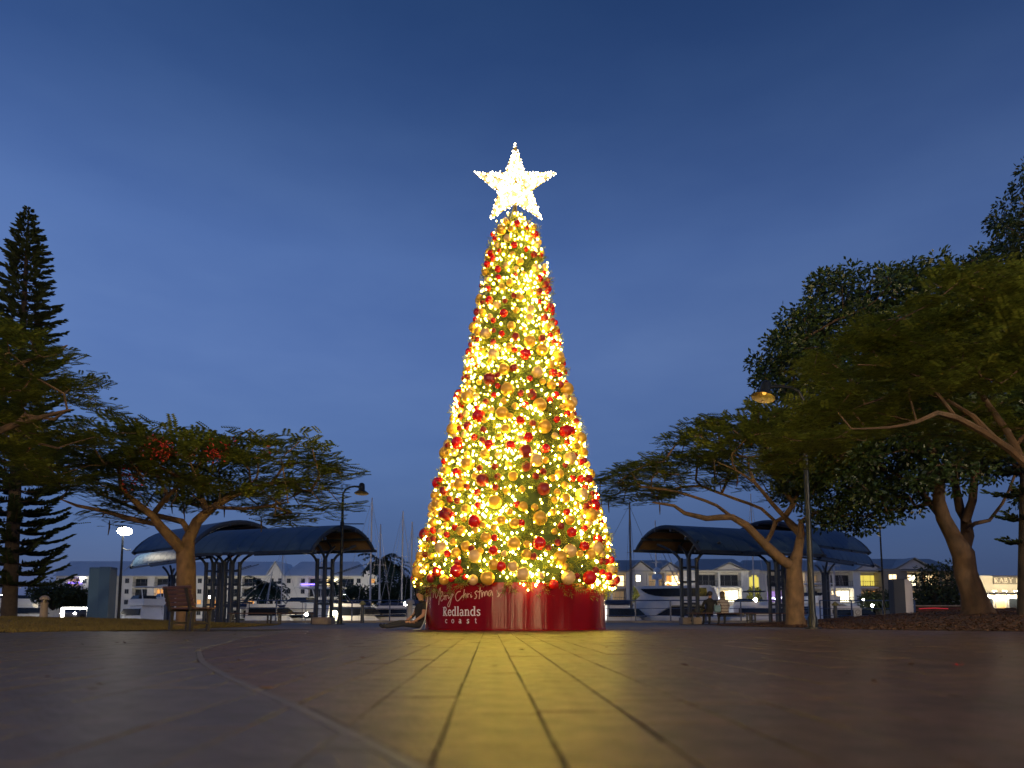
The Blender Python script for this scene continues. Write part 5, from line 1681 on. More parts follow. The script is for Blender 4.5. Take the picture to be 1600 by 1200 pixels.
def motor_boat(label, px, Y, L, rz, fb=1.1, fly=True, canvas=False, hm=None, ch=1.3, light=None):
    x = P(px, 966, Y)[0]
    t = empty('motor_boat', (x, Y, WL), label, 'motor boat', 'motor boats in the marina', rz)
    W = L * .33
    hull(L, W, fb, m=hm or M_gel, parent=t)
    MB().add([(-L * .48, -W * .505, fb * .7), (L * .2, -W * .5, fb * .72), (L * .2, -W * .5, fb * .8), (-L * .48, -W * .505, fb * .78)], [(0, 1, 2, 3)]).build('stripe', M_nvy, t)
    b = MB(); wedge(b, -L * .22, L * .26, W * .74, fb, fb + ch, 1.1, .1); c = b.build('cabin', M_gel, t)
    b = MB(); wedge(b, -L * .19, L * .26, W * .77, fb + ch * .42, fb + ch * .82, 1.2, .1, .96); b.build('window_band', M_dk, c)
    if fly:
        b = MB(); wedge(b, -L * .26, L * .1, W * .72, fb + ch + .02, fb + ch + .55, .6, -.2, 1.0); b.build('flybridge', M_gel, t)
        b = MB(); wedge(b, -L * .1, L * .085, W * .6, fb + ch + .55, fb + ch + .85, 1.0, 0, .9); b.build('windscreen', M_dk, t)
        b = MB()
        for s in (-1, 1): b.bar((-L * .2, s * W * .3, fb + ch + .5), (-L * .16, s * W * .3, fb + ch + 1.5), .05)
        b.cbox((-L * .12, 0, fb + ch + 1.52), (L * .22, W * .64, .07), .02); b.build('hardtop', M_nvy if canvas else M_gel, t)
    elif canvas:
        b = MB(); b.cbox((-L * .3, 0, fb + ch + .1), (L * .3, W * .7, .08), .03)
        for s in (-1, 1):
            for q in (-.43, -.18): b.bar((L * q, s * W * .33, fb), (L * q, s * W * .33, fb + ch + .1), .035)
        b.build('canopy', M_nvy, t)
    b = MB()
    for s in (-1, 1):
        pts = [(L * (.05 + .4 * k / 6), s * W / 2 * max(.05, 1 - max(0, (.05 + .4 * k / 6) / .5) ** 2.2) * .93, fb * 1.12 + .45 + .1 * k / 6) for k in range(7)]
        b.tube(pts, .02, 4)
        for p in pts[::2]: b.bar((p[0], p[1], fb), p, .02)
    b.build('bow_rail', M_alu, t)
    if light: MB().ball((light[0] * L, light[1] * W, fb + light[2]), .11, 8, 6).build('cabin_light', M_wlight, t)
    return t
M_wlight = glow('white_small_light', (1, .93, .75), 110)
def sail_boat(label, px, ptop, Y, rz, L=9, lean=0, m=None, mr=.075, cover=True, stay=(), pbot=None):
    x = P(px, 966, Y)[0]
    t = empty('sailing_boat', (x, Y, WL), label, 'sailing boat', 'sailing boats in the marina', rz)
    W = L * .3; fb = .95
    hull(L, W, fb, m=m or M_gel, parent=t)
    b = MB(); wedge(b, -L * .15, L * .2, W * .55, fb, fb + .5, .9, .5); c = b.build('cabin', M_gel, t)
    b = MB(); wedge(b, -L * .1, L * .15, W * .58, fb + .18, fb + .36, .5, .3, .95); b.build('window_band', M_dk, c)
    H = P(px, ptop, Y)[2] - WL; mx = L * .06
    mm = M_alud if mr < 0 else M_alu
    mr = abs(mr)
    MB().tube([(mx, 0, fb), (mx + lean * .5, 0, H * .5), (mx + lean, 0, H)], [mr * 1.15, mr, mr * .7], 8).build('mast', mm, t, smooth=True)
    MB().tube([(mx, 0, fb + 1.3), (-L * .4, 0, fb + 1.25)], .06, 6).build('boom', mm, t)
    if cover: MB().tube([(mx - .1, 0, fb + 1.45), (-L * .2, 0, fb + 1.48), (-L * .38, 0, fb + 1.36)], [.16, .15, .08], 8).build('sail_cover', M_nvy, t, smooth=True)
    for k, (a, z) in enumerate(((L * .48, .97), (-L * .48, .98))):
        MB().tube([(a, 0, fb + .1), (mx + lean, 0, H * z)], .014, 4).build('stay', mm, t)
    for s in (-1, 1):
        MB().tube([(mx - .1, s * W * .48, fb), (mx + lean * .6, s * W * .2, H * .62), (mx + lean, 0, H * .96)], .011, 4).build('shroud', mm, t)
        MB().bar((mx + lean * .6, 0, H * .62), (mx + lean * .6, s * W * .22, H * .62), .035).build('spreader', mm, t)
    return t
sail_boat('sailing boat with the tall white mast just right of the left shelter roof', 572, 776, 58, 1.2)
sail_boat('sailing boat whose slim mast stands between the shelter and the twin palms', 592, 818, 62, 1.75, 8)
sail_boat('sailing boat with the tallest white mast left of the Christmas tree', 623, 797, 60, 1.35, 10)
sail_boat('sailing boat whose mast almost touches the left outline of the Christmas tree', 644, 814, 56, 1.9, 9)
sail_boat('sailing boat with thin mast seen under the left shelter roof', 433, 858, 70, 1.1, 8, mr=.05)
sail_boat('sailing boat with dark canvas and mast left of the lamp post', 491, 868, 66, .5, 9, mr=.05)
sail_boat('sailing boat whose short mast rises beside the left shelter posts', 524, 898, 60, 2.6, 7, mr=.06)
sail_boat('small sailing boat with a leaning mast under the left roof', 403, 893, 64, .1, 7, lean=.7, mr=.06)
sail_boat('sailing boat with the tall dark mast just right of the Christmas tree', 976, 784, 52, .25, 9, mr=-.09)
sail_boat('sailing boat with white mast above the right shelter arch', 1027, 812, 66, 1.4, 9)
sail_boat('sailing boat whose mast rises behind the right front shelter roof', 1182, 770, 72, 1.5, 10)
sail_boat('sailing boat with white mast between the tall lamp and the rear shelter', 1276, 812, 70, 1.7, 9)
sail_boat('sailing boat with thin mast right of the tall lamp', 1308, 822, 74, 1.3, 9)
motor_boat('small white motor boat by the left lawn, nearer the glowing lamp', 222, 58, 7.5, 2.5, .95, True)
motor_boat('larger white motor cruiser with flybridge left of the wooden bench', 262, 60, 9.0, 2.3, 1.15, True)
motor_boat('white runabout with curved canopy seen below the left shelter roof', 420, 48, 7, .35, .9, False, True)
motor_boat('low white motor boat behind the right post of the left shelter', 470, 50, 8, 2.9, .85, True, ch=1.0)
motor_boat('white boat with blue canvas cover right of the lamp post', 553, 47, 7.5, .15, .9, False, True, light=(-.4, -.2, .6))
motor_boat('pale low motor boat moored behind the grey service pedestal', 612, 49, 8, 3.0, .8, False, True)
motor_boat('small open boat with blue canopy just right of the red drum', 967, 47, 6.5, .4, .8, False, True, light=(-.3, -.3, .8))
motor_boat('long white motor yacht with dark windows behind the couple', 1192, 52, 13, .1, 1.15, False, ch=1.0)
motor_boat('motor boat with big dark canopy behind the couple', 1160, 66, 9, 2.9, 1.1, True, True, ch=1.1)
motor_boat('white motor boat with open deck below the right rear shelter', 1315, 47, 8, .3, .75, False)
motor_boat('white motor boat partly hidden by the pale forked tree', 1262, 56, 9, 1.9, 1.1, True)
motor_boat('boat at the far left beyond the cream bollard', 22, 62, 9, 1.1, 1.1, True)
# the big flybridge cruiser: stern quarter towards us, wing shaped side
x = P(1060, 966, 48)[0]
t = empty('motor_cruiser', (x, 48, WL), 'large white cruiser with swept wing side and radar dome right of the Christmas tree', 'motor cruiser', None, PI - .35)
hull(9.5, 3.3, 1.3, parent=t)
def side_panel(b, pts, y, th, mi=0):
    b.prism([(2.6 - u, y, z) for u, z in pts], (0, th, 0), mi)
b = MB()
for y in (-1.5, 1.38):
    side_panel(b, [(0, 3.32), (.19, 3.0), (.3, 2.76), (.02, 2.5), (-.2, 2.0), (-.35, 1.3), (1.0, 1.3), (2.4, 2.1), (5.0, 2.15), (5.2, 2.5), (4.9, 3.32)], y, .12)
b.build('wing_side', M_gel, t)
b = MB()
for y in (-1.53, 1.5): side_panel(b, [(.32, 3.21), (4.6, 3.23), (4.7, 2.68), (1.9, 2.68), (1.3, 2.74), (.83, 2.86), (.5, 3.04)], y, .03)
b.build('flybridge_window', M_dk, t)
b = MB(); side_panel(b, [(1.15, 1.36), (5.0, 1.36), (4.9, 2.05), (2.4, 2.02)], -1.4, 2.85); b.build('saloon', M_dk, t)
b = MB(); b.box((.2, 0, 3.36), (4.9, 2.98, .08)); b.build('hardtop', M_gel, t)
b = MB(); b.box((.3, 0, 2.6), (3.9, 2.7, 1.2)); b.build('cabin', M_grey, t)
b = MB(); b.lathe([(.12, 3.38), (.1, 3.9)], 10, c=(1.3, .6, 0)); b.lathe([(.05, 3.86), (.34, 3.9), (.36, 4.06), (.26, 4.22), (.02, 4.28)], 14, c=(1.3, .6, 0)); b.lathe([(.03, 4.22), (.24, 4.34), (.24, 4.54), (.03, 4.68)], 12, c=(1.3, .6, .05))
b.build('radar_dome', M_gel, t, smooth=True)
for s in (-1, 1): MB().tube([(-.2, s * 1.3, 3.4), (.9, s * 1.7, 6.0)], [.04, .02], 5).build('outrigger', M_alu, t)
b = MB(); wedge(b, -4.3, -2.6, 2.6, 1.3, 1.6, 0, 0, 1); b.build('cockpit', M_dk, t)

# small lights among the boats and on the quay, each on its short post
def post_light(label, px, py, Y, r=.13, m=None, zb=WL):
    p = P(px, py, Y)
    t = empty('quay_light', (p[0], Y, zb), label, 'light', 'small lights along the harbour')
    h = p[2] - zb
    MB().tube([(0, 0, 0), (0, 0, h - r * .8)], .05, 6).build('post', M_steel, t)
    MB().ball((0, 0, h), r, 10, 8).build('globe', m or M_wlight, t, smooth=True)
M_glow_w = glow('warm_globe', (1, .82, .5), 120)
M_quay = glow('quay_globe', (1, .88, .62), 300)
for a in (('white globe light right of the lamp post, above the boats', 561, 930, 172, .36), ('small warm globe light beside the right shelter post of the left shelter', 538, 929, 172, .3),
          ('warm lantern glowing low between the shelter post and the lamp post', 523, 958, 45, .16), ('small white light below the left shelter roof by the palms', 415, 938, 170, .3),
          ('light globe above the boats at the left edge of the Christmas tree', 634, 943, 70, .2), ('small pale light at the first left shelter post', 329, 933, 172, .32),
          ('white light among the boats beside the red drum on the right', 950, 946, 60, .17), ('bright white floodlight low behind the white cruiser', 990, 962, 62, .26),
          ('white light at the waterfront under the right apartments', 1363, 946, 112, .2), ('smaller white light upper left of the waterfront light', 1349, 937, 111, .14), ('first of the lights left of the navy pillar', 1291, 931, 100, .22),
          ('white light by the yellow tree at the right stair tower', 1180, 937, 118, .34), ('white light low before the leftmost apartments', 204, 940, 172, .3), ('pale light beyond the wooden bench, by the long white block', 262, 942, 172, .26), ('white light low before the stair tower right of the Christmas tree', 1003, 941, 119, .3), ('small white light below the zigzag fairy lights', 1131, 944, 118, .24), ('white light on the dark boats at the far left', 54, 960, 80, .3), ('first amber light at the far left edge', 4, 933, 140, .5), ('long amber light left of the cream bollard', 13, 935, 140, .4)):
    post_light(*a[:5], m=M_quay if a[3] > 110 else (M_glow_w if 'warm' in a[0] else None))
# big white lit square behind the drum's right (a lit kiosk window on a pontoon)
b_ = P(996, 962, 58)
t = empty('pontoon_kiosk', (b_[0], 58, WL), 'small pontoon kiosk with a glaring white window right of the red drum', 'kiosk')
MB().cbox((0, .3, 1.15), (1.3, .9, 2.2), .03).build('walls', M_grey, t)
MB().box((.02, -.17, 1.05), (.95, .03, .85)).build('window', M_wlight, t)
MB().cbox((0, .25, 2.32), (1.6, 1.3, .1), .03).build('roof', M_nvy, t)
# pontoons
M_pont = mat('pontoon_deck', (.22, .22, .23), rough=.8, scale=2)
for (px, Y, L, lab) in ((520, 53, 26, 'grey floating pontoon between the boats left of the drum'), (1120, 56, 30, 'grey floating pontoon between the boats right of the drum')):
    t = empty('pontoon', (P(px, 966, Y)[0], Y, WL), lab, 'pontoon', 'floating pontoons')
    MB().cbox((0, 0, .22), (L, 1.6, .35), .03).build('deck', M_pont, t)
    for k in range(5): MB().lathe([(.14, -1), (.14, 2.2), (.02, 2.4)], 10, c=(-L / 2 + L * k / 4, .95, 0)).build('pile', M_steel, t, smooth=True)

# ================================================================== BUILDINGS
M_wall_w = mat('white_render', (.78, .77, .76), (.7, .69, .69), rough=.8, scale=.6)
M_wall_p = mat('pale_render', (.62, .6, .6), (.54, .52, .52), rough=.8, scale=.6)
M_wall_b = mat('buff_render', (.36, .3, .22), (.3, .25, .19), rough=.8, scale=.6)
M_roof_l = mat('pale_metal_roof', (.66, .7, .76), (.6, .64, .7), rough=.45, scale=.5)
M_roof_g = mat('grey_metal_roof', (.3, .31, .33), (.26, .27, .29), rough=.5, scale=.5)
M_gl = mat('window_glass', (.02, .026, .036), rough=.08)
M_fr = mat('window_frame', (.3, .3, .32), rough=.5)
M_balu = mat('balustrade', (.07, .075, .09), rough=.5)
LIT = {'w': glow('lit_window_warm', (1, .72, .36), 2.6), 'y': glow('lit_window_yellow', (.9, .72, .12), .85), 'o': glow('lit_window_orange', (1, .42, .1), .7), 'b': glow('lit_window_bright', (1, .9, .6), 5.0),
       'p': glow('lit_window_violet', (.5, .3, .75), .45), 'd': M_gl, 'm': glow('lit_window_dim', (.6, .4, .2), .22)}
M_violet = glow('violet_led', (.25, .16, 1), 3.2)
M_icicle = glow('icicle_led', (.8, .85, 1), 9)
M_warmled = glow('amber_led', (1, .7, .3), 9)

def block(label, px0, px1, Y, floors, fh, z0, bays, wm, depth=10, group=None, name='apartment_block', roof=None, rm=None, over=.6):
    """terrace block facing us; bays: (share, kind, states from top floor to bottom); kinds: b balcony, w wall with window, t stair tower, n plain wall"""
    x0, x1 = P(px0, 966, Y)[0], P(px1, 966, Y)[0]
    t = empty(name, (x0, Y, z0), label, 'apartments', group)
    tot = sum(b[0] for b in bays); W = x1 - x0; H = floors * fh
    wl_ = MB(); x = 0.0; rec = 1.6
    wl_.box((W / 2, depth / 2 + rec, H / 2), (W, depth, H))
    for i in range(floors + 1):
        wl_.box((W / 2, rec / 2 - .02, i * fh - (.13 if i else 0.0)), (W + .02, rec + .05, .26))
    extras = []
    for share, kind, st in bays:
        bw = W * share / tot
        wl_.box((x + .16, rec / 2 - .05, H / 2), (.34, rec + .12, H - .01))
        if kind in 'wnt':
            pr = .55 if kind == 't' else 0
            extras.append((x + bw / 2, bw, pr))
        for i in range(floors):
            zf = (floors - 1 - i) * fh
            s = st[i] if i < len(st) else 'd'
            if kind == 'b':
                ww, wh, yy, zc = bw - .5, fh * .72, rec - .03, zf + fh * .42
            elif kind in 'wt':
                ww, wh, yy, zc = min(bw * .42, 1.7), fh * .44, -.06 - (.55 if kind == 't' else 0), zf + fh * .55
            else: continue
            f = MB(); e = .07
            f.box((x + bw / 2 - ww / 2 + .1, yy, zc), (e, .1, wh)); f.box((x + bw / 2 + ww / 2 + .1, yy, zc), (e, .1, wh))
            f.box((x + bw / 2 + .1, yy, zc - wh / 2 + .03), (ww - e, .09, e)); f.box((x + bw / 2 + .1, yy, zc + wh / 2 - .03), (ww - e, .09, e))
            nm = 1 if kind != 'b' else 2
            for k in range(1, nm + 1): f.box((x + bw / 2 + .1 - ww / 2 + ww * k / (nm + 1), yy, zc), (.05, .08, wh - 2 * e))
            w_ = f.build('window', M_fr, t)
            if kind == 'b' and s in 'wbo' :
                # curtain part drawn: two panes of different light
                MB().box((x + bw / 2 + .1 - ww * .25, yy + .01, zc), (ww / 2 - e, .03, wh - 2 * e)).build('pane', LIT[{'w': 'o', 'b': 'w', 'o': 'm'}[s]], w_)
                MB().box((x + bw / 2 + .1 + ww * .25, yy + .01, zc), (ww / 2 - e, .03, wh - 2 * e)).build('pane', LIT[s], w_)
            else:
                MB().box((x + bw / 2 + .1, yy + .01, zc), (ww - e, .03, wh - 2 * e)).build('pane', LIT[s], w_)
            if kind == 'b':
                r = MB(); r.box((x + bw / 2 + .1, -.07, zf + 1.05), (bw - .36, .06, .07)); r.box((x + bw / 2 + .1, -.07, zf + .2), (bw - .36, .04, .05))
                nb = max(3, int(bw / .45))
                for k in range(nb + 1): r.box((x + .34 + (bw - .5) * k / nb, -.07, zf + .6), (.05, .03, .8))
                r.build('balcony_rail', M_balu, t)
        x += bw
    wl_.box((W - .16, rec / 2 - .05, H / 2), (.33, rec + .1, H - .02))
    for xc, bw, pr in extras:
        wl_.box((xc + .1, (rec - pr) / 2 - .03, H / 2 + (.15 if pr else 0)), (bw - .3, rec + pr, H + (.3 if pr else -.03)))
    wl_.build('wall', wm, t)
    return t, W, H
def gable_roof(t, x0, x1, y0, y1, z, rise, m, ridge='x', over=.6, wm=None, hip=0.0, th=.12):
    """pitched roof; ridge along x or y; hip: how far the ridge stops short of the ends"""
    b = MB()
    if ridge == 'x':
        ym = (y0 + y1) / 2
        A = [(x0 - over, y0 - over, z), (x1 + over, y0 - over, z), (x1 + over, y1 + over, z), (x0 - over, y1 + over, z), (x0 - over + hip, ym, z + rise), (x1 + over - hip, ym, z + rise)]
        fs = [(0, 1, 5, 4), (2, 3, 4, 5), (1, 2, 5), (3, 0, 4)] if hip else [(0, 1, 5, 4), (2, 3, 4, 5)]
    else:
        xm = (x0 + x1) / 2
        A = [(x0 - over, y0 - over, z), (x1 + over, y0 - over, z), (x1 + over, y1 + over, z), (x0 - over, y1 + over, z), (xm, y0 - over + hip, z + rise), (xm, y1 + over, z + rise)]
        fs = [(0, 4, 5, 3), (1, 2, 5, 4)] + ([(0, 1, 4)] if hip else [])
    n = len(A)
    vs = A + [(p[0], p[1], p[2] - th) for p in A]
    f2 = list(fs) + [tuple(i + n for i in reversed(f)) for f in fs]
    cnt = {}
    for f in fs:
        for i in range(len(f)):
            a, c = f[i], f[(i + 1) % len(f)]
            cnt[(a, c)] = 1
    for (a, c) in cnt:
        if (c, a) not in cnt: f2.append((a, c, c + n, a + n))
    o = b.add(vs, f2).build('roof', m, t)
    if wm is not None and not hip:
        g = MB()
        if ridge == 'x':
            for xx, th_ in ((x0, .2), (x1 - .2, .2)): g.prism([(xx, y0, z - .1), (xx, y1, z - .1), (xx, (y0 + y1) / 2, z + rise * .93 - .15)], (th_, 0, 0))
        else:
            g.prism([(x0, y0, z - .1), (x1, y0, z - .1), ((x0 + x1) / 2, y0, z + rise * .92 - .15)], (0, .2, 0))
        g.build('gable', wm, t)
    return o
GR = 'apartment blocks across the harbour'
def led_line(t, pts, m, name='fairy_light_strip', r=.06):
    return MB().tube(pts, r, 5).build(name, m, t)
# ---- right: long pale three storey row, in four houses
YR = 132; FH = 2.95; Z = .15
t, W, H = block('dim apartment block nearest the Christmas tree on the right, with pale lit stair tower', 955, 1066, YR, 3, FH, Z,
                [(24, 'b', 'wmd'), (9, 'n', ''), (17, 't', 'bwy'), (7, 'n', ''), (28, 'b', 'mom'), (26, 'b', 'wow')], M_wall_p, group=GR)
gable_roof(t, 0, W, 0, 12, H + .1, 2.5, M_roof_g, 'x', hip=2)
gable_roof(t, W * .27, W * .58, -.5, 6, H + .12, 1.9, M_roof_g, 'y', wm=M_wall_p, over=.5)
gable_roof(t, W * .68, W * .99, -.5, 6, H + .12, 1.6, M_roof_g, 'y', wm=M_wall_p, over=.5)
led_line(t, [(W * (.77 + .22 * k / 12), -.2, H - FH + .55 + .35 * abs(math.sin(k * .8)) + 0) for k in range(13)], M_warmled, r=.1)
t, W, H = block('apartment block with white zigzag fairy lights and violet glow above the couple', 1068, 1172, YR - 2, 3, FH, Z,
                [(22, 'n', ''), (34, 'b', 'dym'), (36, 'b', 'dbo'), (12, 'n', '')], M_wall_w, group=GR)
gable_roof(t, 0, W, 0, 12, H + .1, 2.6, M_roof_g, 'x', hip=1.5)
gable_roof(t, W * .48, W * .92, -.4, 6, H + .12, 1.5, M_roof_g, 'y', wm=M_wall_p, over=.4)
led_line(t, [(W * (.27 + .26 * k / 12), -.25, FH + .75 + (.45 if k % 2 else .0) + .1 * math.sin(k)) for k in range(13)], M_icicle, r=.085)
led_line(t, [(W * .29, -.25, FH + .35), (W * .54, -.25, FH + .35)], M_violet, r=.16)
t, W, H = block('apartment block with tall yellow lit stairwell behind the pale forked tree', 1168, 1300, YR, 3, FH, Z,
                [(19, 't', 'yyy'), (9, 'n', ''), (30, 'b', 'dpm'), (30, 'b', 'wyo'), (24, 'b', 'mdy'), (14, 'b', 'dow')], M_wall_p, group=GR)
gable_roof(t, 0, W, 0, 12, H + .1, 2.5, M_roof_g, 'x', hip=2)
MB().box((W * .075, -.72, H * .6), (1.7, .06, H * .55)).build('stairwell_glass', LIT['y'], t)
led_line(t, [(W * (.28 + .2 * k / 8), -.25, FH + .7 + .3 * (k % 2)) for k in range(9)], M_icicle, r=.07)
t, W, H = block('apartment block with glaring lower window below the rear right shelter roof', 1296, 1382, YR - 1, 3, FH, Z,
                [(38, 'b', 'dbm'), (8, 'n', ''), (36, 'b', 'yod')], M_wall_w, group=GR)
gable_roof(t, 0, W, 0, 12, H + .1, 2.4, M_roof_g, 'x', hip=1.5)
gable_roof(t, W * .5, W * 1.0, -.4, 6, H + .12, 1.8, M_roof_g, 'y', wm=M_wall_p, over=.4)
t, W, H = block('apartment block with three lit upper windows and turquoise awning left of the fig trunk', 1380, 1500, YR - 2, 3, FH, Z,
                [(24, 't', 'wyy'), (8, 'n', ''), (20, 'b', 'bmd'), (24, 'b', 'wym'), (24, 'b', 'mmd')], M_wall_b, group=GR)
gable_roof(t, 0, W, 0, 12, H + .1, 2.6, M_roof_g, 'x', hip=2)
gable_roof(t, W * .2, W * .62, -.5, 6, H + .4, 2.0, M_roof_g, 'y', wm=M_wall_p, over=.7)
led_line(t, [(W * (.32 + .4 * k / 14), -.25, FH + .9 + .25 * math.sin(k * 1.7)) for k in range(15)], M_icicle, r=.09)
M_awn = mat('turquoise_awning', (.3, .48, .5), (.26, .42, .45), rough=.7)
b = MB(); b.prism([(W * .3, -.1, FH - .1), (W * .3, -2.2, FH - 1.0), (W * .3, -2.2, FH - 1.25), (W * .3, -.1, FH - .35)], (W * .36, 0, 0)); b.build('awning', M_awn, t)
b = MB(); b.prism([(-W * .5, -.1, FH - .2), (-W * .5, -2.0, FH - 1.0), (-W * .5, -2.0, FH - 1.2), (-W * .5, -.1, FH - .4)], (W * .42, 0, 0)); b.build('awning', M_roof_l, t)
# ---- left: white four storey blocks with pale steep roofs
YL = 186; FL = 2.8
def bays_w(pat): return [(2.6 if c == 'w' else (4.6 if c == 'b' else 1.6), c, s) for c, s in pat]
t, W, H = block('leftmost white apartment block, violet light strip on its top balcony', 84, 180, YL, 4, FL, Z, bays_w([('w', 'dddd'), ('b', 'mddd'), ('w', 'dddd'), ('n', ''), ('b', 'dddd'), ('w', 'dddd')]), M_wall_w, group=GR)
gable_roof(t, 0, W, 0, 13, H + .05, 4.4, M_roof_l, 'x', wm=M_wall_w)
led_line(t, [(W * .22, -.3, H - FL + 1.0), (W * .42, -.3, H - FL + 1.05)], M_violet, r=.22)
MB().ball((W * .43, -.5, H - .7), .2, 10, 8).build('balcony_lamp', M_wlight, t, smooth=True)
t, W, H = block('long white apartment block behind the left rear shelter and forked tree', 188, 342, YL, 4, FL, Z, bays_w([('w', 'dddd'), ('b', 'dddd'), ('n', ''), ('b', 'dwdd'), ('w', 'dddd'), ('b', 'dddd'), ('w', 'ddod'), ('b', 'ddod')]), M_wall_w, group=GR)
gable_roof(t, 0, W, 0, 13, H + .05, 4.2, M_roof_l, 'x', wm=M_wall_w)
t, W, H = block('white apartment block with sharp side gable under the left shelter roof', 340, 441, YL - 1, 4, FL, Z, bays_w([('w', 'bdod'), ('b', 'dddd'), ('b', 'ddod'), ('w', 'dddd'), ('n', ''), ('w', 'dddd'), ('w', 'dddd')]), M_wall_w, group=GR)
gable_roof(t, 0, W * .8, 0, 13, H + .05, 4.2, M_roof_l, 'x')
gable_roof(t, W * .74, W, -.2, 13, H + .05, 3.9, M_roof_l, 'y', wm=M_wall_w, over=.3)
for k in (0, 1): MB().tube([(W * (.1 + .12 * k), -.5, H + .6 + .3 * k), (W * (.42 + .12 * k), 3.2, H + 3.0 + .3 * k)], .14, 4).build('roof_conduit', M_balu, t)
t, W, H = block('white apartment block with violet and white strips of lights left of the lamp post', 442, 588, YL, 4, FL, Z, bays_w([('w', 'dddd'), ('n', ''), ('w', 'dddd'), ('b', 'dddd'), ('b', 'bddd'), ('b', 'ddbd'), ('w', 'dddd'), ('n', ''), ('w', 'odwd')]), M_wall_w, group=GR)
gable_roof(t, 0, W * .84, 0, 13, H + .05, 4.3, M_roof_l, 'x', hip=3)
gable_roof(t, W * .84, W, -.2, 13, H + .05, 4.0, M_roof_l, 'y', wm=M_wall_w, over=.3)
led_line(t, [(W * .19, -.3, H - FL + .6), (W * .34, -.3, H - FL + .6)], M_violet, r=.2)
led_line(t, [(W * .18, -.3, FL * 1.1), (W * .22, -.3, FL * .92 + 1.4), (W * .36, -.3, FL * .92 + 1.45), (W * .36, -.3, FL * 1.05), (W * .2, -.3, FL * 1.0)], M_icicle, r=.13)
led_line(t, [(W * .56, -.4, FL * .5), (W * .68, -.4, FL * .5)], M_violet, r=.3)
for k in (0, 1): MB().tube([(W * (.54 + .05 * k), -.5, H + .5 + .2 * k), (W * (.8 + .07 * k), 3.2, H + 3.3 + .2 * k)], .14, 4).build('roof_conduit', M_balu, t)
t, W, H = block('white house with double gabled roof just left of the Christmas tree', 600, 668, 150, 3, 2.7, Z, bays_w([('w', 'ddd'), ('w', 'ddd'), ('w', 'ddd'), ('b', 'wdd')]), M_wall_w, group=GR, name='gabled_house')
gable_roof(t, -.2, W * .72, -.2, 9, H + .05, 2.9, M_roof_l, 'y', wm=M_wall_w, over=.5)
gable_roof(t, W * .5, W * 1.1, -1, 9, H - .6, 2.4, M_roof_l, 'y', wm=M_wall_w, over=.5)
# ---- low far roofs at the left horizon
for (px0, px1, Y, h, lab) in ((18, 58, 150, 3.4, 'low dark house with pale roof at the far left horizon'),):
    x0, x1 = P(px0, 966, Y)[0], P(px1, 966, Y)[0]
    t = empty('low_house', (x0, Y, 0), lab, 'house')
    MB().box(((x1 - x0) / 2, 4, h / 2), (x1 - x0, 8, h)).build('wall', M_wall_p, t)
    gable_roof(t, 0, x1 - x0, 0, 8, h + .02, 1.8, M_roof_g, 'x', hip=1.5)
    for k in range(3):
        f = MB(); X = (x1 - x0) * (k + .7) / 3.4
        f.box((X, -.04, 1.6), (1.2, .06, 1.3)); w_ = f.build('window', M_fr, t); MB().box((X, -.08, 1.6), (1.0, .03, 1.1)).build('pane', M_gl, w_)

# ---- restaurant at the right edge
YQ = 70
x0, x1 = P(1536, 966, YQ)[0], P(1665, 966, YQ)[0]
t = empty('restaurant', (x0, YQ, 0), 'low floodlit restaurant with a raised name board at the right edge', 'restaurant')
W = x1 - x0; H = P(1560, 897, YQ)[2]
M_rw = mat('restaurant_cream', (.6, .54, .42), (.55, .5, .4), rough=.7, scale=.7)
M_rg = mat('fascia_grey', (.2, .17, .13), (.17, .15, .12), rough=.6, scale=1)
b = MB(); b.box((W / 2, 4.5, 1.35), (W, 8, 2.7)); b.build('wall', M_rw, t)
b = MB(); b.box((W / 2, .45, 3.55), (W + .2, .3, 1.9)); b.build('parapet', M_rw, t)
MB().box((W / 2 + .7, .2, 4.0), (W - 1.4, .12, .75)).build('sign_board', M_rg, t)
b = MB(); b.cbox((W / 2, -.5, 2.62), (W + .6, 2.2, .14), .03); b.build('canopy', M_rg, t)
mb = MB(); write(mb, 'RABY BAY', 1.45, 3.76, .72, lambda u, v, h: (u, .14 - h, v), .04, (.0, .03))
tag(mb.build('sign_lettering', mat('sign_cream', (.7, .62, .5), rough=.5), t), 'pale serif letters reading RABY BAY', kind='stuff')
for k in range(4):
    X = .9 + k * 1.25
    f = MB(); 
    for dx in (-.5, .5): f.box((X + dx, .42, 1.15), (.08, .1, 2.2))
    f.box((X, .42, 2.22), (.92, .1, .08)); f.box((X, .42, .06), (.92, .1, .1))
    d_ = f.build('glass_door', M_fr, t)
    MB().box((X, .43, 1.15), (.92, .04, 2.05)).build('pane', LIT['m'] if k % 2 else M_gl, d_)
M_flood = glow('floodlight_lit', (1, .84, .55), 320)
for X in (.5, 1.5, 2.6, 3.7, 6.5):
    f = MB().cbox((X, -1.2, 2.8), (.3, .2, .12), .02).build('floodlight', M_pole, t)
    MB().box((X, -1.17, 2.88), (.26, .16, .03)).build('lens', M_flood, f)
    MB().ball((X, -.1, 2.35), .11, 8, 6).build('wall_lamp', M_flood, t, smooth=True)
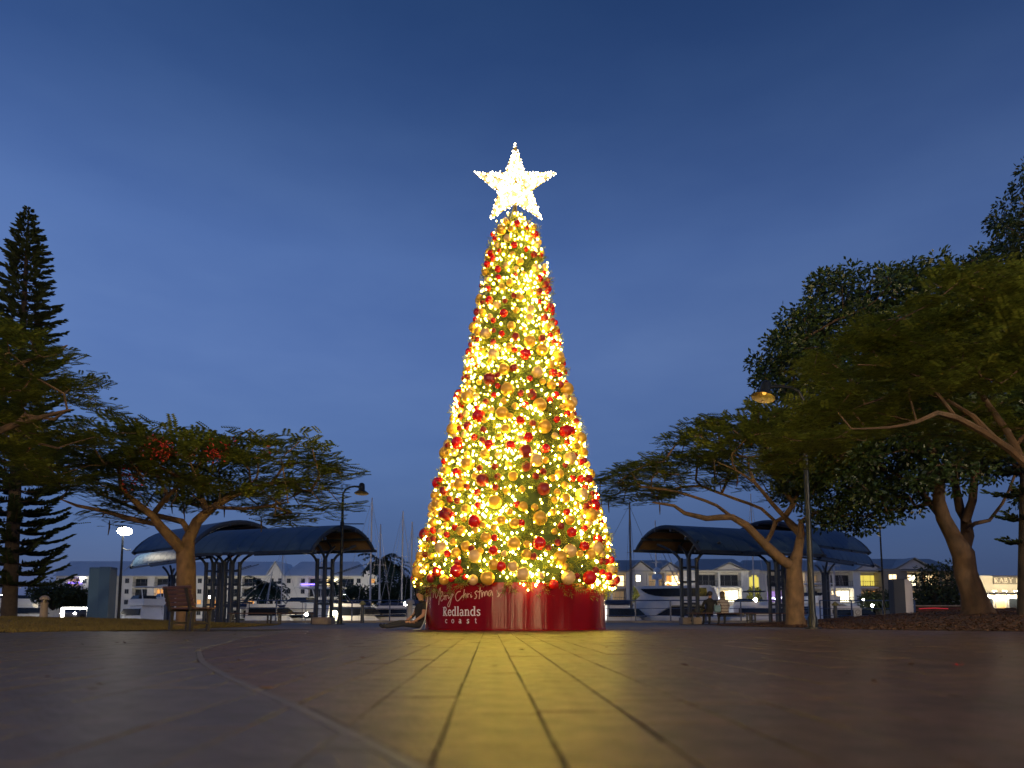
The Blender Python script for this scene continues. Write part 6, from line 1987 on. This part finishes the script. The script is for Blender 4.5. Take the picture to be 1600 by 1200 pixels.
# ---- brick wall by the restaurant
M_brick = mat('dark_red_brick', (.13, .045, .04), (.09, .03, .028), rough=.85, scale=3, bump=.4, rand='object', rfac=.3)
x0 = P(1433, 966, 44)[0]
t = empty('brick_wall', (x0, 44, 0), 'low dark red brick wall behind the fig, beside the navy pillar', 'wall')
MB().box((1.4, .12, .5), (2.9, .18, .98)).build('mortar_core', M_joint, t)
bm_ = MB().cbox((0, 0, 0), (.29, .1, .1), .008).mesh('brick', M_brick)
for r in range(8):
    for k in range(10):
        link('brick', bm_, t, (.1 + k * .3 + (.15 if r % 2 else 0), .015 + random.uniform(-.004, .004), .065 + r * .115))
MB().cbox((1.45, .1, 1.02), (3.1, .3, .08), .015).build('coping', M_stone, t)
led_line(t, [(.1, -.1, .84), (1.0, -.1, .88), (1.9, -.1, .84)], glow('red_led', (1, .05, .08), .35), r=.02)
# ---- tall thin flag pole right of the rear shelter
b_ = P(1382, 962, 33)
t = empty('flag_pole', (b_[0], 33, 0), 'very thin dark pole standing left of the navy pillar', 'pole')
MB().lathe([(.05, 0), (.045, 2), (.03, P(1372, 800, 33)[2])], 8).build('pole', M_pole, t, smooth=True)
MB().lathe([(.12, 0), (.1, .1), (.05, .12)], 8).build('base', M_pole, t)
# ---- white davit frame by the water
b_ = P(1316, 962, 41)
t = empty('davit_frame', (b_[0], 42, WL), 'white slanted davit frame over the boat below the rear right shelter', 'davit')
b = MB(); b.bar((-.6, 0, 2.6), (.35, 0, .4), .07); b.build('slanted_leg', M_gel, t)
b = MB(); b.bar((.05, .1, 3.9), (.18, .1, .4), .07); b.build('upright', M_gel, t)
b = MB(); b.bar((-.7, 0, 2.6), (.2, .05, 2.62), .07); b.build('cross_bar', M_gel, t)
# ---- glowing canopy frame at left
b_ = P(117, 966, 60)
t = empty('lit_canopy', (b_[0], 60, 0), 'low frame with a glaring white strip light left of the blue grey pillar', 'canopy')
M_strip = glow('strip_light', (1, .96, .82), 30)
zt = P(117, 948, 60)[2]
MB().cbox((0, 0, zt), (2.25, .5, .1), .02).build('roof', M_pole, t)
MB().cbox((0, -.1, zt - .14), (2.1, .3, .14), .03).build('strip_light', M_strip, t)
MB().box((-1.08, 0, zt / 2 - .05), (.12, .3, zt - .15)).build('glowing_post', glow('post_own_glow', (1, .96, .82), 6), t)  # post given its own emission to look lit by the strip
MB().box((1.08, 0, zt / 2 - .05), (.08, .3, zt - .15)).build('post', M_gel, t)
# car parked beyond it
b_ = P(128, 966, 66)
t = empty('parked_car', (b_[0], 66, 0), 'dark parked car with lit headlights under the glowing canopy', 'car', None, -PI / 2)
b = MB(); prof = [(-2, .3), (-2, .75), (-1.75, .85), (-1.2, .9), (-.6, 1.38), (.7, 1.38), (1.3, .9), (2.0, .78), (2.1, .6), (2.1, .3)]
b.prism([(x, -.8, z) for x, z in prof], (0, 1.6, 0)); b.build('body', M_alud, t)
for x in (-1.3, 1.3):
    for s in (-1, 1): MB().lathe([(.32, -.1), (.32, .1)], 14, c=(x, s * .78, .32), axis=(0, 1, 0)).build('wheel', M_black, t)
for s in (-1, 1): MB().ball((2.08, s * .6, .68), .1, 8, 6).build('headlight', M_wlight, t)
b = MB(); b.prism([(.72, -.7, 1.33), (1.25, -.75, .93), (1.25, .75, .93), (.72, .7, 1.33)], (.03, 0, .03)); b.build('windscreen', M_gl, t)
